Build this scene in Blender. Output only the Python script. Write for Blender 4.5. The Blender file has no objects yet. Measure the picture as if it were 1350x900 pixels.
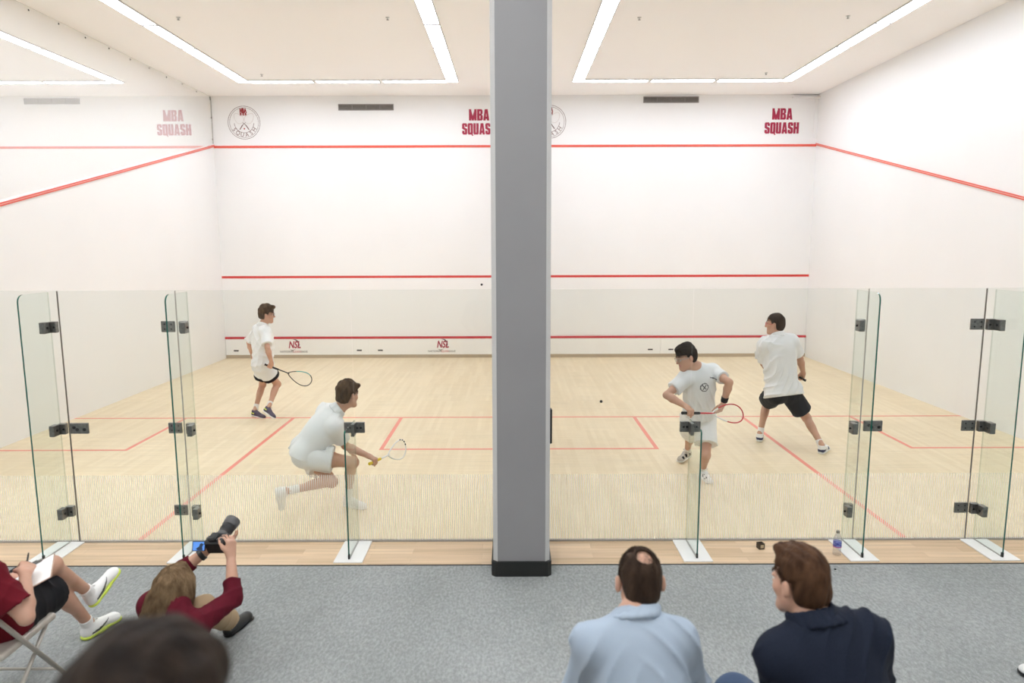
import bpy, math, random
import numpy as np
from mathutils import Vector, Matrix

random.seed(7)
rng = np.random.default_rng(7)
SC = bpy.context.scene
COL = SC.collection
A = lambda *v: np.array(v, dtype=float)

# ------------------------------------------------------------------ camera model
CAM_P = A(-0.0854, -15.3696, 2.4938)
YAW, PITCH, ROLL, FPX = 4e-4, .1382, -.003, 915.37


def cam_axes():
    cy, sy, cp, sp = math.cos(YAW), math.sin(YAW), math.cos(PITCH), math.sin(PITCH)
    f = A(sy * cp, cy * cp, -sp)
    r = A(cy, -sy, 0)
    u = np.cross(r, f)
    cr, sr = math.cos(ROLL), math.sin(ROLL)
    return cr * r + sr * u, -sr * r + cr * u, f


CR, CU, CF = cam_axes()


def ray(px, py):
    return CF + CR * (px - 675) / FPX + CU * (450 - py) / FPX


def at(px, py, Y):
    """the point of the vertical plane y = Y that the photograph shows at (px, py)"""
    d = ray(px, py)
    return CAM_P + d * ((Y - CAM_P[1]) / d[1])


def on(px, py, z=0.0):
    """the point at height z that the photograph shows at (px, py)"""
    d = ray(px, py)
    return CAM_P + d * ((z - CAM_P[2]) / d[2])


def limb(p, px, py, L, s):
    """joint seen at (px, py), a bone of length L away from p; s=+1 away from the camera, -1 towards it"""
    d = ray(px, py)
    d = d / np.linalg.norm(d)
    v = p - CAM_P
    t0 = v @ d
    h2 = v @ v - t0 * t0
    if h2 >= L * L:
        q = CAM_P + d * t0
        return p + (q - p) * (L / np.linalg.norm(q - p))
    return CAM_P + d * (t0 + s * math.sqrt(L * L - h2))


def nrm(v):
    v = np.asarray(v, float)
    return v / np.linalg.norm(v)


def lerp(a, b, t):
    return a + (b - a) * t


# ------------------------------------------------------------------ materials
def mat(name, col, rough=.6, metal=0.0, spec=.5, noise=None, bump=None, sheen=0, emit=None, coat=0, sub=0):
    """noise=(scale, second colour, detail[, stretch xyz]); bump=(scale, strength[, stretch])"""
    m = bpy.data.materials.new(name)
    m.use_nodes = True
    nt = m.node_tree
    b = nt.nodes['Principled BSDF']
    b.inputs['Base Color'].default_value = (*col, 1)
    b.inputs['Roughness'].default_value = rough
    b.inputs['Metallic'].default_value = metal
    b.inputs['Specular IOR Level'].default_value = spec
    if sheen:
        b.inputs['Sheen Weight'].default_value = sheen
    if coat:
        b.inputs['Coat Weight'].default_value = coat
    if sub:
        b.inputs['Subsurface Weight'].default_value = sub
        b.inputs['Subsurface Radius'].default_value = (.012, .005, .003)
        b.inputs['Subsurface Scale'].default_value = 1.0
    if emit:
        b.inputs['Emission Color'].default_value = (*emit[0], 1)
        b.inputs['Emission Strength'].default_value = emit[1]
    tc = None

    def coords(stretch):
        nonlocal tc
        tc = tc or nt.nodes.new('ShaderNodeTexCoord')
        mp = nt.nodes.new('ShaderNodeMapping')
        mp.inputs['Scale'].default_value = stretch
        nt.links.new(tc.outputs['Object'], mp.inputs['Vector'])
        return mp.outputs['Vector']
    if noise:
        n = nt.nodes.new('ShaderNodeTexNoise')
        n.inputs['Scale'].default_value = noise[0]
        n.inputs['Detail'].default_value = noise[2]
        nt.links.new(coords(noise[3] if len(noise) > 3 else (1, 1, 1)), n.inputs['Vector'])
        r = nt.nodes.new('ShaderNodeValToRGB')
        r.color_ramp.elements[0].position = .35
        r.color_ramp.elements[1].position = .65
        r.color_ramp.elements[0].color = (*col, 1)
        r.color_ramp.elements[1].color = (*noise[1], 1)
        nt.links.new(n.outputs['Fac'], r.inputs['Fac'])
        nt.links.new(r.outputs['Color'], b.inputs['Base Color'])
    if bump:
        n = nt.nodes.new('ShaderNodeTexNoise')
        n.inputs['Scale'].default_value = bump[0]
        n.inputs['Detail'].default_value = 4
        nt.links.new(coords(bump[2] if len(bump) > 2 else (1, 1, 1)), n.inputs['Vector'])
        bp = nt.nodes.new('ShaderNodeBump')
        bp.inputs['Strength'].default_value = bump[1]
        bp.inputs['Distance'].default_value = .01
        nt.links.new(n.outputs['Fac'], bp.inputs['Height'])
        nt.links.new(bp.outputs['Normal'], b.inputs['Normal'])
    return m


def hexc(r, g, b):
    f = lambda c: (c / 255 / 12.92) if c / 255 <= .04045 else ((c / 255 + .055) / 1.055) ** 2.4
    return (f(r), f(g), f(b))


# ------------------------------------------------------------------ mesh helpers
def tag(o, label=None, cat=None, group=None, kind=None):
    if label:
        o['label'] = label
    if cat:
        o['category'] = cat
    if group:
        o['group'] = group
    if kind:
        o['kind'] = kind
    return o


def world_of(o):
    v = np.zeros(3)
    while o is not None:
        v += np.array(o.location)
        o = o.parent
    return v


def empty(name, loc, label=None, cat=None, group=None):
    o = bpy.data.objects.new(name, None)
    o.empty_display_size = .1
    o.location = loc
    COL.objects.link(o)
    return tag(o, label, cat, group)


def np_mesh(name, V, Q, mats, parent=None, smooth=True, mi=None, origin=None):
    """V (n,3) in world coordinates, Q faces; the origin sits at the parent's, or at the foot of the thing"""
    me = bpy.data.meshes.new(name)
    V = np.asarray(V, float)
    if origin is not None:
        off = np.asarray(origin, float)
    elif parent is not None:
        off = world_of(parent)
    else:
        lo, hi = V.min(0), V.max(0)
        off = A((lo[0] + hi[0]) / 2, (lo[1] + hi[1]) / 2, lo[2])
    if isinstance(Q, np.ndarray):
        k = Q.shape[1]
        me.vertices.add(len(V))
        me.vertices.foreach_set('co', (V - off).astype(np.float32).ravel())
        me.loops.add(Q.size)
        me.loops.foreach_set('vertex_index', Q.astype(np.int32).ravel())
        me.polygons.add(len(Q))
        me.polygons.foreach_set('loop_start', np.arange(0, Q.size, k, dtype=np.int32))
        me.update(calc_edges=True)
    else:
        me.from_pydata((V - off).tolist(), [], [list(map(int, f)) for f in Q])
    for m in (mats if isinstance(mats, (list, tuple)) else [mats]):
        me.materials.append(m)
    n = len(me.polygons)
    me.polygons.foreach_set('use_smooth', np.full(n, bool(smooth)))
    if mi is not None:
        me.polygons.foreach_set('material_index', np.asarray(mi, np.int32))
    me.validate()
    o = bpy.data.objects.new(name, me)
    COL.objects.link(o)
    o.location = off
    if parent is not None:
        o.parent = parent
        o.location = off - world_of(parent)
    return o


class MB:
    """collects boxes, prisms and tubes, builds ONE mesh"""

    def __init__(s):
        s.v, s.f, s.m = [], [], []

    def add(s, V, F, m=0):
        b = len(s.v)
        s.v += [tuple(map(float, x)) for x in V]
        s.f += [tuple(b + i for i in f) for f in F]
        s.m += [m] * len(F)
        return s

    def box(s, lo, hi, bev=0.0, m=0):
        (x0, y0, z0), (x1, y1, z1) = lo, hi
        return s.obox(A((x0 + x1) / 2, (y0 + y1) / 2, (z0 + z1) / 2), np.eye(3), A(x1 - x0, y1 - y0, z1 - z0) / 2, bev, m)

    def obox(s, c, R, h, bev=0.0, m=0):
        """box about c with axes in the ROWS of R and half sizes h, edges chamfered by bev"""
        c, R, h = np.asarray(c, float), np.asarray(R, float), np.asarray(h, float)
        if bev <= 0:
            V = [c + R.T @ (h * A(i, j, k)) for i in (-1, 1) for j in (-1, 1) for k in (-1, 1)]
            F = [(0, 1, 3, 2), (4, 6, 7, 5), (0, 4, 5, 1), (2, 3, 7, 6), (0, 2, 6, 4), (1, 5, 7, 3)]
            return s.add(V, F, m)
        bev = min(bev, .49 * 2 * h.min())
        V, idx = [], {}
        for i in (-1, 1):
            for j in (-1, 1):
                for k in (-1, 1):
                    for ax in range(3):
                        q = h - bev
                        q = q.copy()
                        q[ax] = h[ax]
                        idx[i, j, k, ax] = len(V)
                        V.append(c + R.T @ (q * A(i, j, k)))
        F = []
        sg = lambda t, ax, val: tuple(val if n == ax else t for n in range(3))
        for ax in range(3):
            a, b = (ax + 1) % 3, (ax + 2) % 3
            for sgn in (-1, 1):
                ring = []
                for (p, q) in ((-1, -1), (1, -1), (1, 1), (-1, 1)):
                    t = [0, 0, 0]
                    t[ax], t[a], t[b] = sgn, p, q
                    ring.append(idx[(*t, ax)])
                F.append(tuple(ring if sgn > 0 else ring[::-1]))
            for p in (-1, 1):
                for q in (-1, 1):
                    t0, t1 = [0] * 3, [0] * 3
                    t0[ax], t1[ax] = -1, 1
                    t0[a] = t1[a] = p
                    t0[b] = t1[b] = q
                    F.append((idx[(*t0, a)], idx[(*t1, a)], idx[(*t1, b)], idx[(*t0, b)]))
        for i in (-1, 1):
            for j in (-1, 1):
                for k in (-1, 1):
                    F.append((idx[i, j, k, 0], idx[i, j, k, 1], idx[i, j, k, 2]))
        return s.add(V, F, m)

    def tube(s, pts, r, n=8, m=0, closed=False, cap=True):
        P = [np.asarray(p, float) for p in pts]
        N = len(P)
        rr = r if isinstance(r, (list, tuple, np.ndarray)) else [r] * N
        V, F = [], []
        up = None
        for i in range(N):
            if closed:
                t = P[(i + 1) % N] - P[i - 1]
            else:
                t = P[min(i + 1, N - 1)] - P[max(i - 1, 0)]
            t = nrm(t)
            if up is None:
                up = A(0, 0, 1) if abs(t[2]) < .9 else A(1, 0, 0)
            a = nrm(np.cross(t, up))
            b = np.cross(a, t)
            up = b
            for k in range(n):
                th = 2 * math.pi * k / n
                V.append(P[i] + rr[i] * (a * math.cos(th) + b * math.sin(th)))
        for i in range(N if closed else N - 1):
            j = (i + 1) % N
            for k in range(n):
                F.append((i * n + k, i * n + (k + 1) % n, j * n + (k + 1) % n, j * n + k))
        if cap and not closed:
            F.append(tuple(range(n))[::-1])
            F.append(tuple((N - 1) * n + k for k in range(n)))
        return s.add(V, F, m)

    def lathe(s, prof, c, n=24, m=0, axis=(0, 0, 1)):
        """prof: list of (radius, height) about the axis through c"""
        ax = nrm(axis)
        a = nrm(np.cross(ax, A(0, 1, 0) if abs(ax[1]) < .9 else A(1, 0, 0)))
        b = np.cross(ax, a)
        c = np.asarray(c, float)
        V, F = [], []
        for (r, z) in prof:
            for k in range(n):
                th = 2 * math.pi * k / n
                V.append(c + ax * z + r * (a * math.cos(th) + b * math.sin(th)))
        for i in range(len(prof) - 1):
            for k in range(n):
                F.append((i * n + k, i * n + (k + 1) % n, (i + 1) * n + (k + 1) % n, (i + 1) * n + k))
        F.append(tuple(range(n))[::-1])
        F.append(tuple((len(prof) - 1) * n + k for k in range(n)))
        return s.add(V, F, m)

    def prism(s, poly, o, ex, ey, ez, m=0):
        """2-D polygon (x, y) placed at o with axes ex, ey and extruded by the vector ez"""
        o, ex, ey, ez = (np.asarray(v, float) for v in (o, ex, ey, ez))
        n = len(poly)
        V = [o + ex * x + ey * y for x, y in poly] + [o + ex * x + ey * y + ez for x, y in poly]
        F = [tuple(range(n))[::-1], tuple(range(n, 2 * n))]
        F += [(i, (i + 1) % n, n + (i + 1) % n, n + i) for i in range(n)]
        return s.add(V, F, m)

    def build(s, name, mats, parent=None, smooth=False, origin=None, fix=True):
        o = np_mesh(name, s.v, s.f, mats, parent, smooth, s.m, origin)
        if fix:
            import bmesh
            bm = bmesh.new()
            bm.from_mesh(o.data)
            bmesh.ops.recalc_face_normals(bm, faces=bm.faces)
            bm.to_mesh(o.data)
            bm.free()
        return o


def text_mesh(name, body, size, material, M, parent=None, bold=0.0, sx=1.0, shear=0.0, depth=.002, space=1.0, origin=None):
    """lettering as a thin solid; M places its xy plane in the world"""
    cu = bpy.data.curves.new(name, 'FONT')
    cu.body = body
    cu.size = size
    cu.offset = bold
    cu.extrude = depth / 2
    cu.shear = shear
    cu.space_character = space
    cu.align_x = 'CENTER'
    cu.align_y = 'CENTER'
    cu.resolution_u = 4
    t = bpy.data.objects.new(name + '_tmp', cu)
    COL.objects.link(t)
    dg = bpy.context.evaluated_depsgraph_get()
    me = bpy.data.meshes.new_from_object(t.evaluated_get(dg))
    bpy.data.objects.remove(t)
    n = len(me.vertices)
    co = np.empty(n * 3, np.float32)
    me.vertices.foreach_get('co', co)
    co = co.reshape(-1, 3).astype(float)
    co[:, 0] *= sx
    M = np.array(M)
    W = co @ M[:3, :3].T + M[:3, 3]
    fs = [tuple(p.vertices) for p in me.polygons]
    bpy.data.meshes.remove(me)
    return W, fs


def wallM(x, y, z):
    """text on a wall that faces -y"""
    return Matrix(((1, 0, 0, x), (0, 0, -1, y), (0, 1, 0, z), (0, 0, 0, 1)))


# ------------------------------------------------------------------ signed distance bodies
class Sdf:
    def __init__(s):
        s.p = []          # (fn, k, op)
        s.cut = []
        s.disp = None
        s.lo = A(1e9, 1e9, 1e9)
        s.hi = -s.lo

    def grow(s, lo, hi):
        s.lo = np.minimum(s.lo, lo)
        s.hi = np.maximum(s.hi, hi)

    def cone(s, a, b, ra, rb, k=.02, flat=None, ends=None):
        """tapered capsule; flat=(axis, ratio) squeezes its section along axis; ends=(t0, t1) cuts it square"""
        a, b = np.asarray(a, float), np.asarray(b, float)
        ba = b - a
        L2 = max(ba @ ba, 1e-12)
        L = math.sqrt(L2)
        s.grow(np.minimum(a - ra, b - rb), np.maximum(a + ra, b + rb))
        if flat is not None:
            n = np.asarray(flat[0], float)
            n = n - ba * (n @ ba) / L2
            n = nrm(n) if np.linalg.norm(n) > 1e-6 else nrm(flat[0])
            g = 1 / flat[1] - 1

        def fn(P):
            pa = P - a
            y = pa @ ba / L2
            h = np.clip(y, 0, 1)
            q = pa - h[:, None] * ba
            if flat is not None:
                q = q + (q @ n)[:, None] * n * g
            d = np.sqrt((q * q).sum(1)) - (ra + (rb - ra) * h)
            if flat is not None:
                d = d * (flat[1] ** .5 if flat[1] < 1 else 1 / flat[1] ** .5)
            if ends is not None:
                if ends[1] is not None:
                    d = np.maximum(d, (y - ends[1]) * L)
                if ends[0] is not None:
                    d = np.maximum(d, (ends[0] - y) * L)
            return d
        s.p.append((fn, k, 0))
        return s

    def ell(s, c, r, R=None, k=.02, op=0):
        c, r = np.asarray(c, float), np.asarray(r, float)
        R = np.eye(3) if R is None else np.asarray(R, float)
        if op == 0:
            e = np.sqrt(((R * r[:, None]) ** 2).sum(0))
            s.grow(c - e, c + e)

        def fn(P):
            q = (P - c) @ R.T
            k0 = np.sqrt(((q / r) ** 2).sum(1))
            k1 = np.sqrt(((q / (r * r)) ** 2).sum(1)) + 1e-9
            return k0 * (k0 - 1) / k1
        s.p.append((fn, k, op))
        return s

    def fn(s, f, lo, hi, k=.01, op=0):
        if op == 0:
            s.grow(np.asarray(lo, float), np.asarray(hi, float))
        s.p.append((f, k, op))
        return s

    def plane(s, p, n):
        """keep the side the normal n points away from"""
        p, n = np.asarray(p, float), nrm(n)
        s.cut.append(lambda P: (P - p) @ n)
        return s

    def cutfn(s, f):
        s.cut.append(f)
        return s

    def value(s, P, act=None):
        d = None
        for i, (f, k, op) in enumerate(s.p):
            if act is not None and not act[i]:
                continue
            e = f(P)
            if op == 0:
                if d is None:
                    d = e
                else:
                    h = np.maximum(k - np.abs(d - e), 0)
                    d = np.minimum(d, e) - h * h / (4 * k)
            elif d is not None:
                e = -e
                h = np.maximum(k - np.abs(d - e), 0)
                d = np.maximum(d, e) + h * h / (4 * k)
        if d is None:
            d = np.full(len(P), 1.0)
        if s.disp is not None:
            d = d + s.disp(P)
        for c in s.cut:
            d = np.maximum(d, c(P))
        return d

    def mesh(s, vox):
        B = 12
        lo = s.lo - .05
        n = np.ceil((s.hi + .05 - lo) / vox).astype(int) + 1
        nb = -(-n // B)
        n = nb * B
        F = np.ones(n, np.float32)
        bi = np.stack(np.meshgrid(*[np.arange(q) for q in nb], indexing='ij'), -1).reshape(-1, 3)
        cen = lo + (bi * B + (B - 1) / 2) * vox
        hd = .5 * B * vox * 1.7321
        D = np.stack([f(cen) for (f, k, op) in s.p], 1)
        ops = np.array([q[2] for q in s.p])
        add = D[:, ops == 0].min(1)
        loc = np.stack(np.meshgrid(*[np.arange(B)] * 3, indexing='ij'), -1).reshape(-1, 3)
        amp = .06
        for b in range(len(bi)):
            if add[b] > hd * 1.25 + amp:
                continue
            P = lo + (bi[b] * B + loc) * vox
            act = np.where(ops == 0, D[b] < add[b] + 2.6 * hd + amp, D[b] < hd * 1.6 + .06)
            x, y, z = bi[b] * B
            F[x:x + B, y:y + B, z:z + B] = s.value(P, act).reshape(B, B, B)
        return nets(F, lo, vox)


def nets(F, lo, vox):
    S = F < 0
    c = [S[i:S.shape[0] - 1 + i, j:S.shape[1] - 1 + j, k:S.shape[2] - 1 + k] for i in (0, 1) for j in (0, 1) for k in (0, 1)]
    anyc = c[0].copy()
    allc = c[0].copy()
    for q in c[1:]:
        anyc |= q
        allc &= q
    idx = np.argwhere(anyc & ~allc)
    vid = np.full(anyc.shape, -1, np.int32)
    vid[tuple(idx.T)] = np.arange(len(idx))
    cor = np.array([(i, j, k) for i in (0, 1) for j in (0, 1) for k in (0, 1)])
    val = np.stack([F[tuple((idx + o).T)] for o in cor], 1)
    acc = np.zeros((len(idx), 3))
    cnt = np.zeros(len(idx))
    for a in range(8):
        for b in range(a + 1, 8):
            if np.abs(cor[a] - cor[b]).sum() != 1:
                continue
            va, vb = val[:, a], val[:, b]
            m = (va < 0) != (vb < 0)
            t = np.where(m, va / np.where(m, va - vb, 1), 0)
            acc += m[:, None] * (cor[a] + t[:, None] * (cor[b] - cor[a]))
            cnt += m
    V = lo + (idx + acc / np.maximum(cnt, 1)[:, None]) * vox
    Q = []
    for ax in range(3):
        b, c2 = (ax + 1) % 3, (ax + 2) % 3
        sl0 = [slice(None)] * 3
        sl1 = [slice(None)] * 3
        sl0[ax] = slice(0, -1)
        sl1[ax] = slice(1, None)
        s0, s1 = S[tuple(sl0)], S[tuple(sl1)]
        e = np.argwhere(s0 != s1)
        e = e[(e[:, b] > 0) & (e[:, c2] > 0)]
        e = e[(e[:, b] < S.shape[b] - 1) & (e[:, c2] < S.shape[c2] - 1)]
        fl = s0[tuple(e.T)]
        ob, oc = np.zeros(3, int), np.zeros(3, int)
        ob[b], oc[c2] = 1, 1
        q = np.stack([vid[tuple((e - ob - oc).T)], vid[tuple((e - oc).T)], vid[tuple(e.T)], vid[tuple((e - ob).T)]], 1)
        q[~fl] = q[~fl][:, ::-1]
        Q.append(q)
    Q = np.concatenate(Q)
    return V, Q[(Q >= 0).all(1)]


def sdf_obj(name, sd, vox, mats, parent=None, pick=None, origin=None):
    V, Q = sd.mesh(vox)
    mi = None
    if pick is not None:
        mi = pick(V[Q].mean(1))
    return np_mesh(name, V, Q, mats, parent, True, mi, origin)


def folds(amp, d1, d2, f=45., seed=0):
    """cloth wrinkles: thin warped ridges in patches, over a slow billow"""
    d1, d2 = nrm(d1), nrm(d2)
    d3 = nrm(np.cross(d1, d2) + 1e-6)

    def fn(P):
        a, b, c = P @ d1, P @ d2, P @ d3
        out = .35 * np.sin(14 * a + 2 * np.sin(5 * b + seed) + seed) * np.sin(11 * c + 1.3 * seed)
        for k, (u, v, w, fr) in enumerate(((a, b, c, .62), (b, c, a, .85), (a * .6 + c * .8, b, a, 1.05))):
            ph = fr * f * u + 1.5 * np.sin(8 * v + seed + k) + 1.0 * np.sin(12 * w + 2 * seed)
            r = (1 - np.abs(np.sin(ph))) ** 2
            g = np.clip(.1 + .9 * np.sin(6.5 * v - 5 * w + 1.9 * seed + 2 * k), 0, 1)
            out = out + r * g * (1.0, .9, .8)[k]
        return -amp * out
    return fn
# ------------------------------------------------------------------ camera
cam = bpy.data.cameras.new('camera')
cam.sensor_width = 36
cam.lens = FPX / 1350 * 36
cam.clip_end = 100
cam.clip_start = .05
cam.dof.use_dof = True
cam.dof.focus_distance = 8.0
cam.dof.aperture_fstop = 1.9
cam_o = bpy.data.objects.new('camera', cam)
COL.objects.link(cam_o)
M = Matrix.Identity(4)
for i, ax in enumerate((CR, CU, -CF)):
    for j in range(3):
        M[j][i] = ax[j]
    M[i][3] = CAM_P[i]
cam_o.matrix_world = M
SC.camera = cam_o

SC.view_settings.view_transform = 'Standard'
SC.view_settings.look = 'None'
SC.view_settings.gamma = 1
SC.view_settings.use_curve_mapping = False
SC.view_settings.exposure = 0
cy = SC.cycles
cy.use_denoising = True
cy.max_bounces = 16
cy.diffuse_bounces = 9
cy.glossy_bounces = 4
cy.transparent_max_bounces = 40
cy.transmission_bounces = 8
cy.sample_clamp_indirect = 6
cy.caustics_reflective = False
cy.caustics_refractive = False
w = bpy.data.worlds.new('world')
w.use_nodes = True
w.node_tree.nodes['Background'].inputs[0].default_value = (.05, .05, .055, 1)
w.node_tree.nodes['Background'].inputs[1].default_value = 1
SC.world = w

# ------------------------------------------------------------------ room materials
PAINT = mat('white wall paint', (.845, .846, .846), .55, noise=(.9, (.83, .831, .83), 5), bump=(220, .03))
CEIL = mat('ceiling paint', (.945, .935, .93), .9)
SPECT = mat('grey spectator wall', (.55, .53, .5), .8)
PILLAR = mat('grey pillar paint', (.29, .284, .29), .5, noise=(2.0, (.277, .271, .278), 4), bump=(120, .03))
GUARD = mat('light grey corner guard', (.58, .575, .57), .35)
RUBBER = mat('black rubber', (.012, .013, .012), .5)
RED = mat('red line paint', hexc(205, 60, 55), .45)
REDTIN = mat('red tin strip', hexc(190, 45, 55), .35)
REDCAP = mat('coral out line', hexc(222, 92, 76), .35)
REDGLINT = mat('painted highlight of out line', hexc(240, 180, 170), .4)  # reflection in the recessed line, painted as pale pink
COURTRED = mat('faded red court line', (.80, .22, .16), .4, noise=(6, (.78, .26, .19), 3))
WHITE = mat('white enamel', (.86, .86, .85), .35)
STEEL = mat('brushed dark steel', (.25, .25, .235), .38, .85, noise=(60, (.19, .19, .18), 2))
STEELD = mat('dark bolt steel', (.05, .05, .05), .35, .8)
GREYSEAL = mat('grey sealant', (.36, .345, .32), .6)
DARKSEAL = mat('dark sealant', (.11, .10, .085), .6)
EDGE = mat('deep green glass edge', (.012, .11, .085), .12, spec=.8)
EDGEPALE = mat('pale green glass edge', (.62, .74, .67), .2)
VENT = mat('grey vent metal', (.30, .28, .27), .5)
VENTD = mat('dark duct', (.05, .045, .04), .9)
BURG = mat('burgundy vinyl', hexc(160, 22, 62), .5)
DARKRED = mat('dark red vinyl', hexc(150, 10, 30), .5)
INK = mat('dark maroon ink', hexc(92, 48, 50), .5)
INKPALE = mat('pale grey ink', hexc(205, 195, 192), .6)
CHAR = mat('charcoal ink', (.05, .05, .055), .5)
TUBE = mat('lamp diffuser', (.9, .9, .88), .5, emit=((.915, .97, 1.085), 18.8))
TUBE_FILL = mat('added fill lamp diffuser', (.9, .9, .88), .5, emit=((.95, .985, 1.02), 21.0))
LAMPBODY = mat('lamp housing', (.6, .6, .59), .5)


def planks(name, c1, c2, mortar, roww, length, rot, rough, grain):
    m = bpy.data.materials.new(name)
    m.use_nodes = True
    nt = m.node_tree
    L = nt.links.new
    b = nt.nodes['Principled BSDF']
    tc = nt.nodes.new('ShaderNodeTexCoord')
    mp = nt.nodes.new('ShaderNodeMapping')
    mp.inputs['Rotation'].default_value = (0, 0, rot)
    L(tc.outputs['Object'], mp.inputs['Vector'])
    br = nt.nodes.new('ShaderNodeTexBrick')
    br.offset = .37
    br.offset_frequency = 2
    br.inputs['Scale'].default_value = 1
    br.inputs['Brick Width'].default_value = length
    br.inputs['Row Height'].default_value = roww
    br.inputs['Mortar Size'].default_value = .0006
    br.inputs['Mortar Smooth'].default_value = .5
    br.inputs['Color1'].default_value = (*c1, 1)
    br.inputs['Color2'].default_value = (*c2, 1)
    br.inputs['Mortar'].default_value = (*mortar, 1)
    L(mp.outputs['Vector'], br.inputs['Vector'])
    mp2 = nt.nodes.new('ShaderNodeMapping')
    mp2.inputs['Rotation'].default_value = (0, 0, rot)
    mp2.inputs['Scale'].default_value = (1.2, 26, 1)
    L(tc.outputs['Object'], mp2.inputs['Vector'])
    # the brick pattern runs along x, so grain is stretched along x after the same rotation
    n = nt.nodes.new('ShaderNodeTexNoise')
    n.inputs['Scale'].default_value = 1.0
    n.inputs['Detail'].default_value = 6
    L(mp2.outputs['Vector'], n.inputs['Vector'])
    n2 = nt.nodes.new('ShaderNodeTexNoise')
    n2.inputs['Scale'].default_value = .7
    n2.inputs['Detail'].default_value = 3
    L(tc.outputs['Object'], n2.inputs['Vector'])
    mr = nt.nodes.new('ShaderNodeMapRange')
    mr.inputs['From Min'].default_value = .3
    mr.inputs['From Max'].default_value = .7
    mr.inputs['To Min'].default_value = 1 - grain
    mr.inputs['To Max'].default_value = 1 + grain * .6
    L(n.outputs['Fac'], mr.inputs['Value'])
    mr2 = nt.nodes.new('ShaderNodeMapRange')
    mr2.inputs['From Min'].default_value = .3
    mr2.inputs['From Max'].default_value = .7
    mr2.inputs['To Min'].default_value = .96
    mr2.inputs['To Max'].default_value = 1.03
    L(n2.outputs['Fac'], mr2.inputs['Value'])
    mul = nt.nodes.new('ShaderNodeMath')
    mul.operation = 'MULTIPLY'
    L(mr.outputs['Result'], mul.inputs[0])
    L(mr2.outputs['Result'], mul.inputs[1])
    vm = nt.nodes.new('ShaderNodeVectorMath')
    vm.operation = 'SCALE'
    L(br.outputs['Color'], vm.inputs[0])
    L(mul.outputs['Value'], vm.inputs['Scale'])
    L(vm.outputs['Vector'], b.inputs['Base Color'])
    b.inputs['Roughness'].default_value = rough
    b.inputs['Specular IOR Level'].default_value = .35
    return m


MAPLE = planks('maple court boards', (.81, .68, .475), (.755, .62, .415), (.67, .53, .34), .057, 1.1, math.pi / 2, .38, .07)
PLANK = planks('oak edge boards', (.74, .56, .38), (.60, .43, .27), (.33, .22, .13), .09, .9, 0, .45, .16)


def carpet_mat():
    m = mat('grey mottled carpet', (.33, .355, .35), .95, spec=.1)
    nt = m.node_tree
    L = nt.links.new
    b = nt.nodes['Principled BSDF']
    tc = nt.nodes.new('ShaderNodeTexCoord')
    out = []
    for sc_, det, st in ((1.6, 4, (1.0, .7, 1)), (62, 6, (1.0, .5, 1)), (260, 2, (1, .6, 1))):
        mp = nt.nodes.new('ShaderNodeMapping')
        mp.inputs['Scale'].default_value = st
        L(tc.outputs['Object'], mp.inputs['Vector'])
        n = nt.nodes.new('ShaderNodeTexNoise')
        n.inputs['Scale'].default_value = sc_
        n.inputs['Detail'].default_value = det
        L(mp.outputs['Vector'], n.inputs['Vector'])
        out.append(n.outputs['Fac'])
    mx = nt.nodes.new('ShaderNodeMath')
    mx.operation = 'MULTIPLY_ADD'
    mx.inputs[1].default_value = .8
    L(out[1], mx.inputs[0])
    L(out[2], mx.inputs[2])
    mx2 = nt.nodes.new('ShaderNodeMath')
    mx2.operation = 'MULTIPLY_ADD'
    mx2.inputs[1].default_value = .35
    L(out[0], mx2.inputs[0])
    L(mx.outputs['Value'], mx2.inputs[2])
    r = nt.nodes.new('ShaderNodeValToRGB')
    r.color_ramp.elements[0].position = .95
    r.color_ramp.elements[1].position = 1.5
    r.color_ramp.elements[0].color = (.225, .238, .235, 1)
    r.color_ramp.elements[1].color = (.44, .455, .452, 1)
    sub = nt.nodes.new('ShaderNodeMapRange')
    sub.inputs['From Min'].default_value = .80
    sub.inputs['From Max'].default_value = 1.48
    L(mx2.outputs['Value'], sub.inputs['Value'])
    r.color_ramp.elements[0].position = .1
    r.color_ramp.elements[1].position = .9
    L(sub.outputs['Result'], r.inputs['Fac'])
    L(r.outputs['Color'], b.inputs['Base Color'])
    bp = nt.nodes.new('ShaderNodeBump')
    bp.inputs['Strength'].default_value = .4
    bp.inputs['Distance'].default_value = .004
    L(out[2], bp.inputs['Height'])
    L(bp.outputs['Normal'], b.inputs['Normal'])
    return m


CARPET = carpet_mat()


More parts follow.
